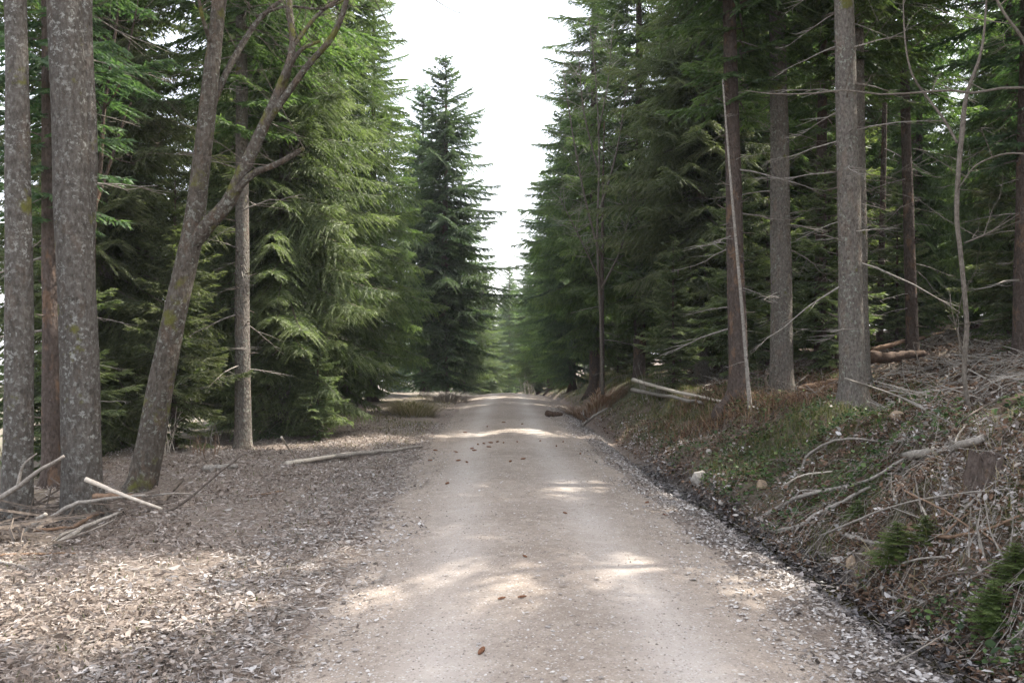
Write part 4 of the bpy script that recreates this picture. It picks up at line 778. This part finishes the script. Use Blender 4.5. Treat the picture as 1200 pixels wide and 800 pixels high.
def stone(label, px, py, w_, h_, mat='stone', seed=0, group='stones along the ditch and bank'):
    b = gp(px, py); s = b.y / F; g = np.random.default_rng(seed + 100)
    import bmesh
    bm = bmesh.new(); bmesh.ops.create_icosphere(bm, subdivisions=3, radius=.5); pl = [(g.normal(0, 1, 3), .3 + .14 * g.random()) for _ in range(11)]
    for v in bm.verts:
        c = np.array(v.co)
        for n, d in pl:
            n = n / np.linalg.norm(n); k = c @ n
            if k > d: c = c - n * (k - d)
        v.co = Vector(c + g.normal(0, .006, 3))
    me = bpy.data.meshes.new('stone'); bm.to_mesh(me); bm.free(); me.materials.append(M[mat]); o = ob('stone', me, loc=b + Vector((0, 0, h_ * s * .3)))
    o.scale = (w_ * s * 1.2, w_ * s, h_ * s * 1.25); o.rotation_euler.z = g.random() * 6; return tag(o, label, 'stone', group)
stone('pale boulder standing alone at the edge of the ditch', 818, 566, 19, 18, seed=1)
stone('tan square stone on the bare earth right of the pale boulder', 892, 573, 13, 12, 'stone_tan', 2)
stone('small rounded stone at the ditch just below the pale boulder', 846, 592, 9, 7, 'stone', 3)
stone('white angular stone in the near ditch bank', 983, 664, 20, 15, seed=4)
stone('pinkish slab leaning by the white angular stone', 997, 664, 12, 15, 'stone_tan', 5)
stone('ochre stone low in the ditch below the white one', 1002, 690, 15, 9, 'stone_tan', 6)
stone('grey green stone at the foot of the nearest trunk, upper of two', 1046, 480, 12, 12, seed=7)
stone('reddish stone under the grey green one by the nearest trunk', 1050, 493, 16, 12, 'stone_tan', 8)
stone('small white stone high on the bare bank', 831, 532, 7, 6, seed=9)
stone('tiny pale stone near the bank grass', 1062, 500, 8, 6, seed=10)
stone('pale flat stone at the right edge of the near bank', 1190, 772, 24, 10, seed=11)
# stump
b = gp(1160, 574); st = bpy.data.objects.new('stump', None); COL.objects.link(st); st.location = b; tag(st, 'broken reddish stump by the pinkish log on the right bank', 'stump'); sc = b.y / F
th = np.linspace(0, 2 * np.pi, 22, endpoint=False); g = np.random.default_rng(5); hgt = np.array([-.3, 0, .5, 1]); V = []
for i, h in enumerate(hgt):
    rr = (30 - 4 * i + (5 if i == 0 else 0)) * sc * (1 + .12 * np.sin(3 * th) + .06 * np.sin(7 * th)); zt = h * 32 * sc + (0 if i < 3 else 1) * g.random(22) * 14 * sc; V.append(np.stack([rr * np.cos(th), rr * np.sin(th), zt], -1))
V.append(np.stack([8 * sc * np.cos(th), 8 * sc * np.sin(th), np.full(22, 30 * sc)], -1)); V = np.array(V).reshape(-1, 3); V[22:88] *= 1 + g.normal(0, .06, (66, 1)); i = np.arange(4)[:, None] * 22; j = np.arange(22)[None]; k = (j + 1) % 22
Q = np.stack([i + j, i + k, i + k + 22, i + j + 22], -1).reshape(-1, 4); V = np.vstack([V, [[0, 0, 28 * sc]]]); T = np.stack([88 + j[0], 88 + k[0], np.full(22, 110)], -1)
ob('trunk_base', MB().add(V, T, Q).mesh('trunk_base', M['bark_red'], False), st)
# tan root mound on the far left verge, and small stump
def mound(label, px, py, w_, h_, mat, name, cat, seed):
    b = gp(px, py); s = b.y / F; g = np.random.default_rng(seed); n = 900; th = g.random(n) * 2 * np.pi; q = np.sqrt(g.random(n)); X = b.x + q * np.cos(th) * w_ * s * .5; Y = b.y + q * np.sin(th) * w_ * s * .4; top = h_ * s * (1 - q ** 2)
    def zz(a, c): return zf(a, c) + np.resize(top, a.shape if hasattr(a, 'shape') else None) * g.random(n)
    m = grass(0, X, Y, .3, seed, .007, 1.8, zfun=zz, tint=.45 + .55 * g.random(n)); o = ob(name, m.mesh(name, M[mat])); return tag(o, label, cat, kind='stuff')
mound('tan heap of dry grass and roots beside the far left edge of the track', 484, 487, 50, 16, 'grass', 'brush_heap', 'brush heap', 3)
mound('pinkish brown brush heap on the verge under the far left spruces', 525, 470, 50, 9, 'dead', 'brush_heap', 'brush heap', 4)
mound('dry brush heap at the bank foot right of the crest', 700, 480, 70, 22, 'bracken', 'brush_heap', 'brush heap', 5)
def cone_mesh():
    n = 12; sides = 8; t = np.linspace(0, 1, n); V = []
    for i, q in enumerate(t):
        r = .014 * math.sin(math.pi * (q * .86 + .1)) ** .6 * (1.16 if i % 2 else .85); th = np.arange(sides) / sides * 2 * np.pi + (i % 2) * .39; V.append(np.stack([np.full(sides, (q - .5) * .11), r * np.cos(th), r * np.sin(th)], -1))
    V = np.array(V).reshape(-1, 3); i = np.arange(n - 1)[:, None] * sides; j = np.arange(sides)[None]; k = (j + 1) % sides
    Q = np.stack([i + j, i + k, i + k + sides, i + j + sides], -1).reshape(-1, 4); V = np.vstack([V, [[-.056, 0, 0], [.056, 0, 0]]]); T = np.vstack([np.stack([k[0], j[0], np.full(sides, n * sides)], -1), np.stack([j[0] + (n - 1) * sides, k[0] + (n - 1) * sides, np.full(sides, n * sides + 1)], -1)])
    return MB().add(V, T, Q).mesh('spruce_cone', M['cone'])
CM = cone_mesh()
for i, (px, py, lb) in enumerate([(564, 765, 'red brown spruce cone lying nearest on the gravel'), (615, 653, 'dark cone piece near the middle of the track'), (588, 703, 'small cone left of the track centre line'), (612, 701, 'small cone right beside the track centre line'), (524, 567, 'cone on the left half of the track, in front of the cone scatter'), (758, 590, 'reddish cone near the right edge of the track'), (780, 604, 'small red cone among the right edge leaves'), (385, 614, 'cone at the left edge of the track'), (662, 602, 'dark pebble sized cone on the right wheel line'),
    (547, 542, None), (537, 540, None), (534, 530, None), (505, 540, None), (553, 526, None), (560, 521, None), (567, 520, None), (575, 519, None), (583, 518, None), (590, 519, None), (606, 518, None), (613, 538, None), (556, 528, None), (573, 524, None), (660, 518, None), (652, 523, None), (510, 528, None), (598, 541, None), (633, 517, None), (571, 500, None), (590, 495, None), (612, 497, None), (545, 507, None), (680, 532, None)]):
    o = ob('spruce_cone', CM, loc=gp(px, py) + Vector((0, 0, .012))); o.rotation_euler = (0, 0, RNG.random() * 6); s = .95 if i in (0, 4, 5, 7) else (.6 if i < 9 else .95); o.scale = (s, s, s)
    tag(o, lb or 'small cone in the scatter of cones across the sunlit band of the track', 'cone', 'spruce cones on the gravel')

# seedlings, undergrowth on the bank and at the left trunks
sg = np.random.default_rng(31)
def seedling(px, py, hgt, label, n=16, mat='fol', group='spruce seedlings on the near bank'):
    b = gp(px, py); t = bpy.data.objects.new('spruce_seedling', None); COL.objects.link(t); t.location = b - Vector((0, 0, .02)); k = hgt / 6.5; t.scale = (k * 2.6, k * 2.3, k); t.rotation_euler.z = hgt * 40
    ob('stem', PROTO['young'][0], t); f_ = ob('foliage', PROTO['young'][1], t); f_.material_slots[0].link = 'OBJECT'; f_.material_slots[0].material = M['seedling']; return tag(t, label, 'seedling', group)
seedling(1052, 668, .38, 'bushy green spruce seedling in the middle of the near bank', 20)
seedling(1165, 745, .34, 'green spruce seedling at the lower right edge', 18)
seedling(1005, 612, .22, 'low grassy seedling below the grey broken branch', 14)
seedling(1085, 640, .25, 'small seedling right of the bushy one on the near bank', 14)
seedling(1190, 690, .3, 'seedling above the lower right one at the picture edge', 14)
def shoots(px, py, n, h, label, mat='dead', w_=.25, name='bare_shrub', seed=1):
    b = gp(px, py); g = np.random.default_rng(seed); m = MB()
    for i in range(n):
        a = g.normal(0, w_, 2); d = np.array([g.normal(0, .22), g.normal(0, .22), 1]); l = h * (.5 + .6 * g.random()); p = np.array([a[0] * .5, a[1] * .5, -.05]); e = p + d * l; mid = (p + e) / 2 + g.normal(0, .05 * l, 3); s = tube([p, mid, e], [.008, .005, .002], 4, False); m.add(s[0], Q=s[2])
        for k in range(4):
            q = .3 + .6 * g.random(); c = p + (e - p) * q; f = c + (d * .5 + g.normal(0, .5, 3)) * l * .25; s = tube([c, (c + f) / 2, f], [.004, .003, .001], 3, False); m.add(s[0], Q=s[2])
    return tag(ob(name, m.mesh(name, M[mat]), loc=b), label, 'shrub')
shoots(200, 530, 12, .75, 'dry pale stalks behind the leaning tree', 'pale', .2, seed=2)
shoots(238, 527, 9, .9, 'leafless shrub between the leaning tree and the slim trunk', 'dead', .25, seed=3)
shoots(232, 534, 10, .4, 'reddish low shrub left of the slim trunk foot', 'brown_wood', .3, seed=4)
shoots(10, 560, 6, 1.6, 'tall thin reddish stems at the far left edge', 'brown_wood', .3, seed=5)
shoots(620, 458, 30, 1.6, 'pale bare brush right of centre on the crest', 'dead', .8, seed=6)
shoots(1100, 392, 8, 3.2, 'group of thin upright bare stems in the right forest', 'brown_wood', .5, seed=7)
shoots(770, 470, 10, .9, 'bare twigs above the mossy bank by the pale poles', 'dead', .4, seed=8)
shoots(905, 470, 16, .8, 'bare twiggy scrub at the foot of the left grey trunk', 'dead_dark', .45, seed=9)
shoots(1100, 590, 8, .35, 'tangle of thin dry stems in the middle of the near bank', 'dead', .35, seed=10)
shoots(1175, 640, 9, .35, 'tangle of thin dry stems at the right edge of the near bank', 'dead', .3, seed=11)

hz = bpy.data.materials.new('haze'); hz.use_nodes = True; n_ = hz.node_tree.nodes; n_.remove(n_['Principled BSDF']); pv = n_.new('ShaderNodeVolumePrincipled'); pv.inputs['Density'].default_value = .0005; pv.inputs['Color'].default_value = (.93, .95, 1, 1)
hz.node_tree.links.new(pv.outputs[0], n_['Material Output'].inputs['Volume'])
x0, x1, y0, y1, z0, z1 = -262, 262, -18, 334, -60, 45
V = [(x, y, z) for z in (z0, z1) for y in (y0, y1) for x in (x0, x1)]
hm = bpy.data.meshes.new('haze'); hm.from_pydata(V, [], [(0, 2, 3, 1), (4, 5, 7, 6), (0, 1, 5, 4), (2, 6, 7, 3), (0, 4, 6, 2), (1, 3, 7, 5)]); hm.materials.append(hz)
tag(ob('haze', hm), 'thin bright air between the trees', kind='stuff')
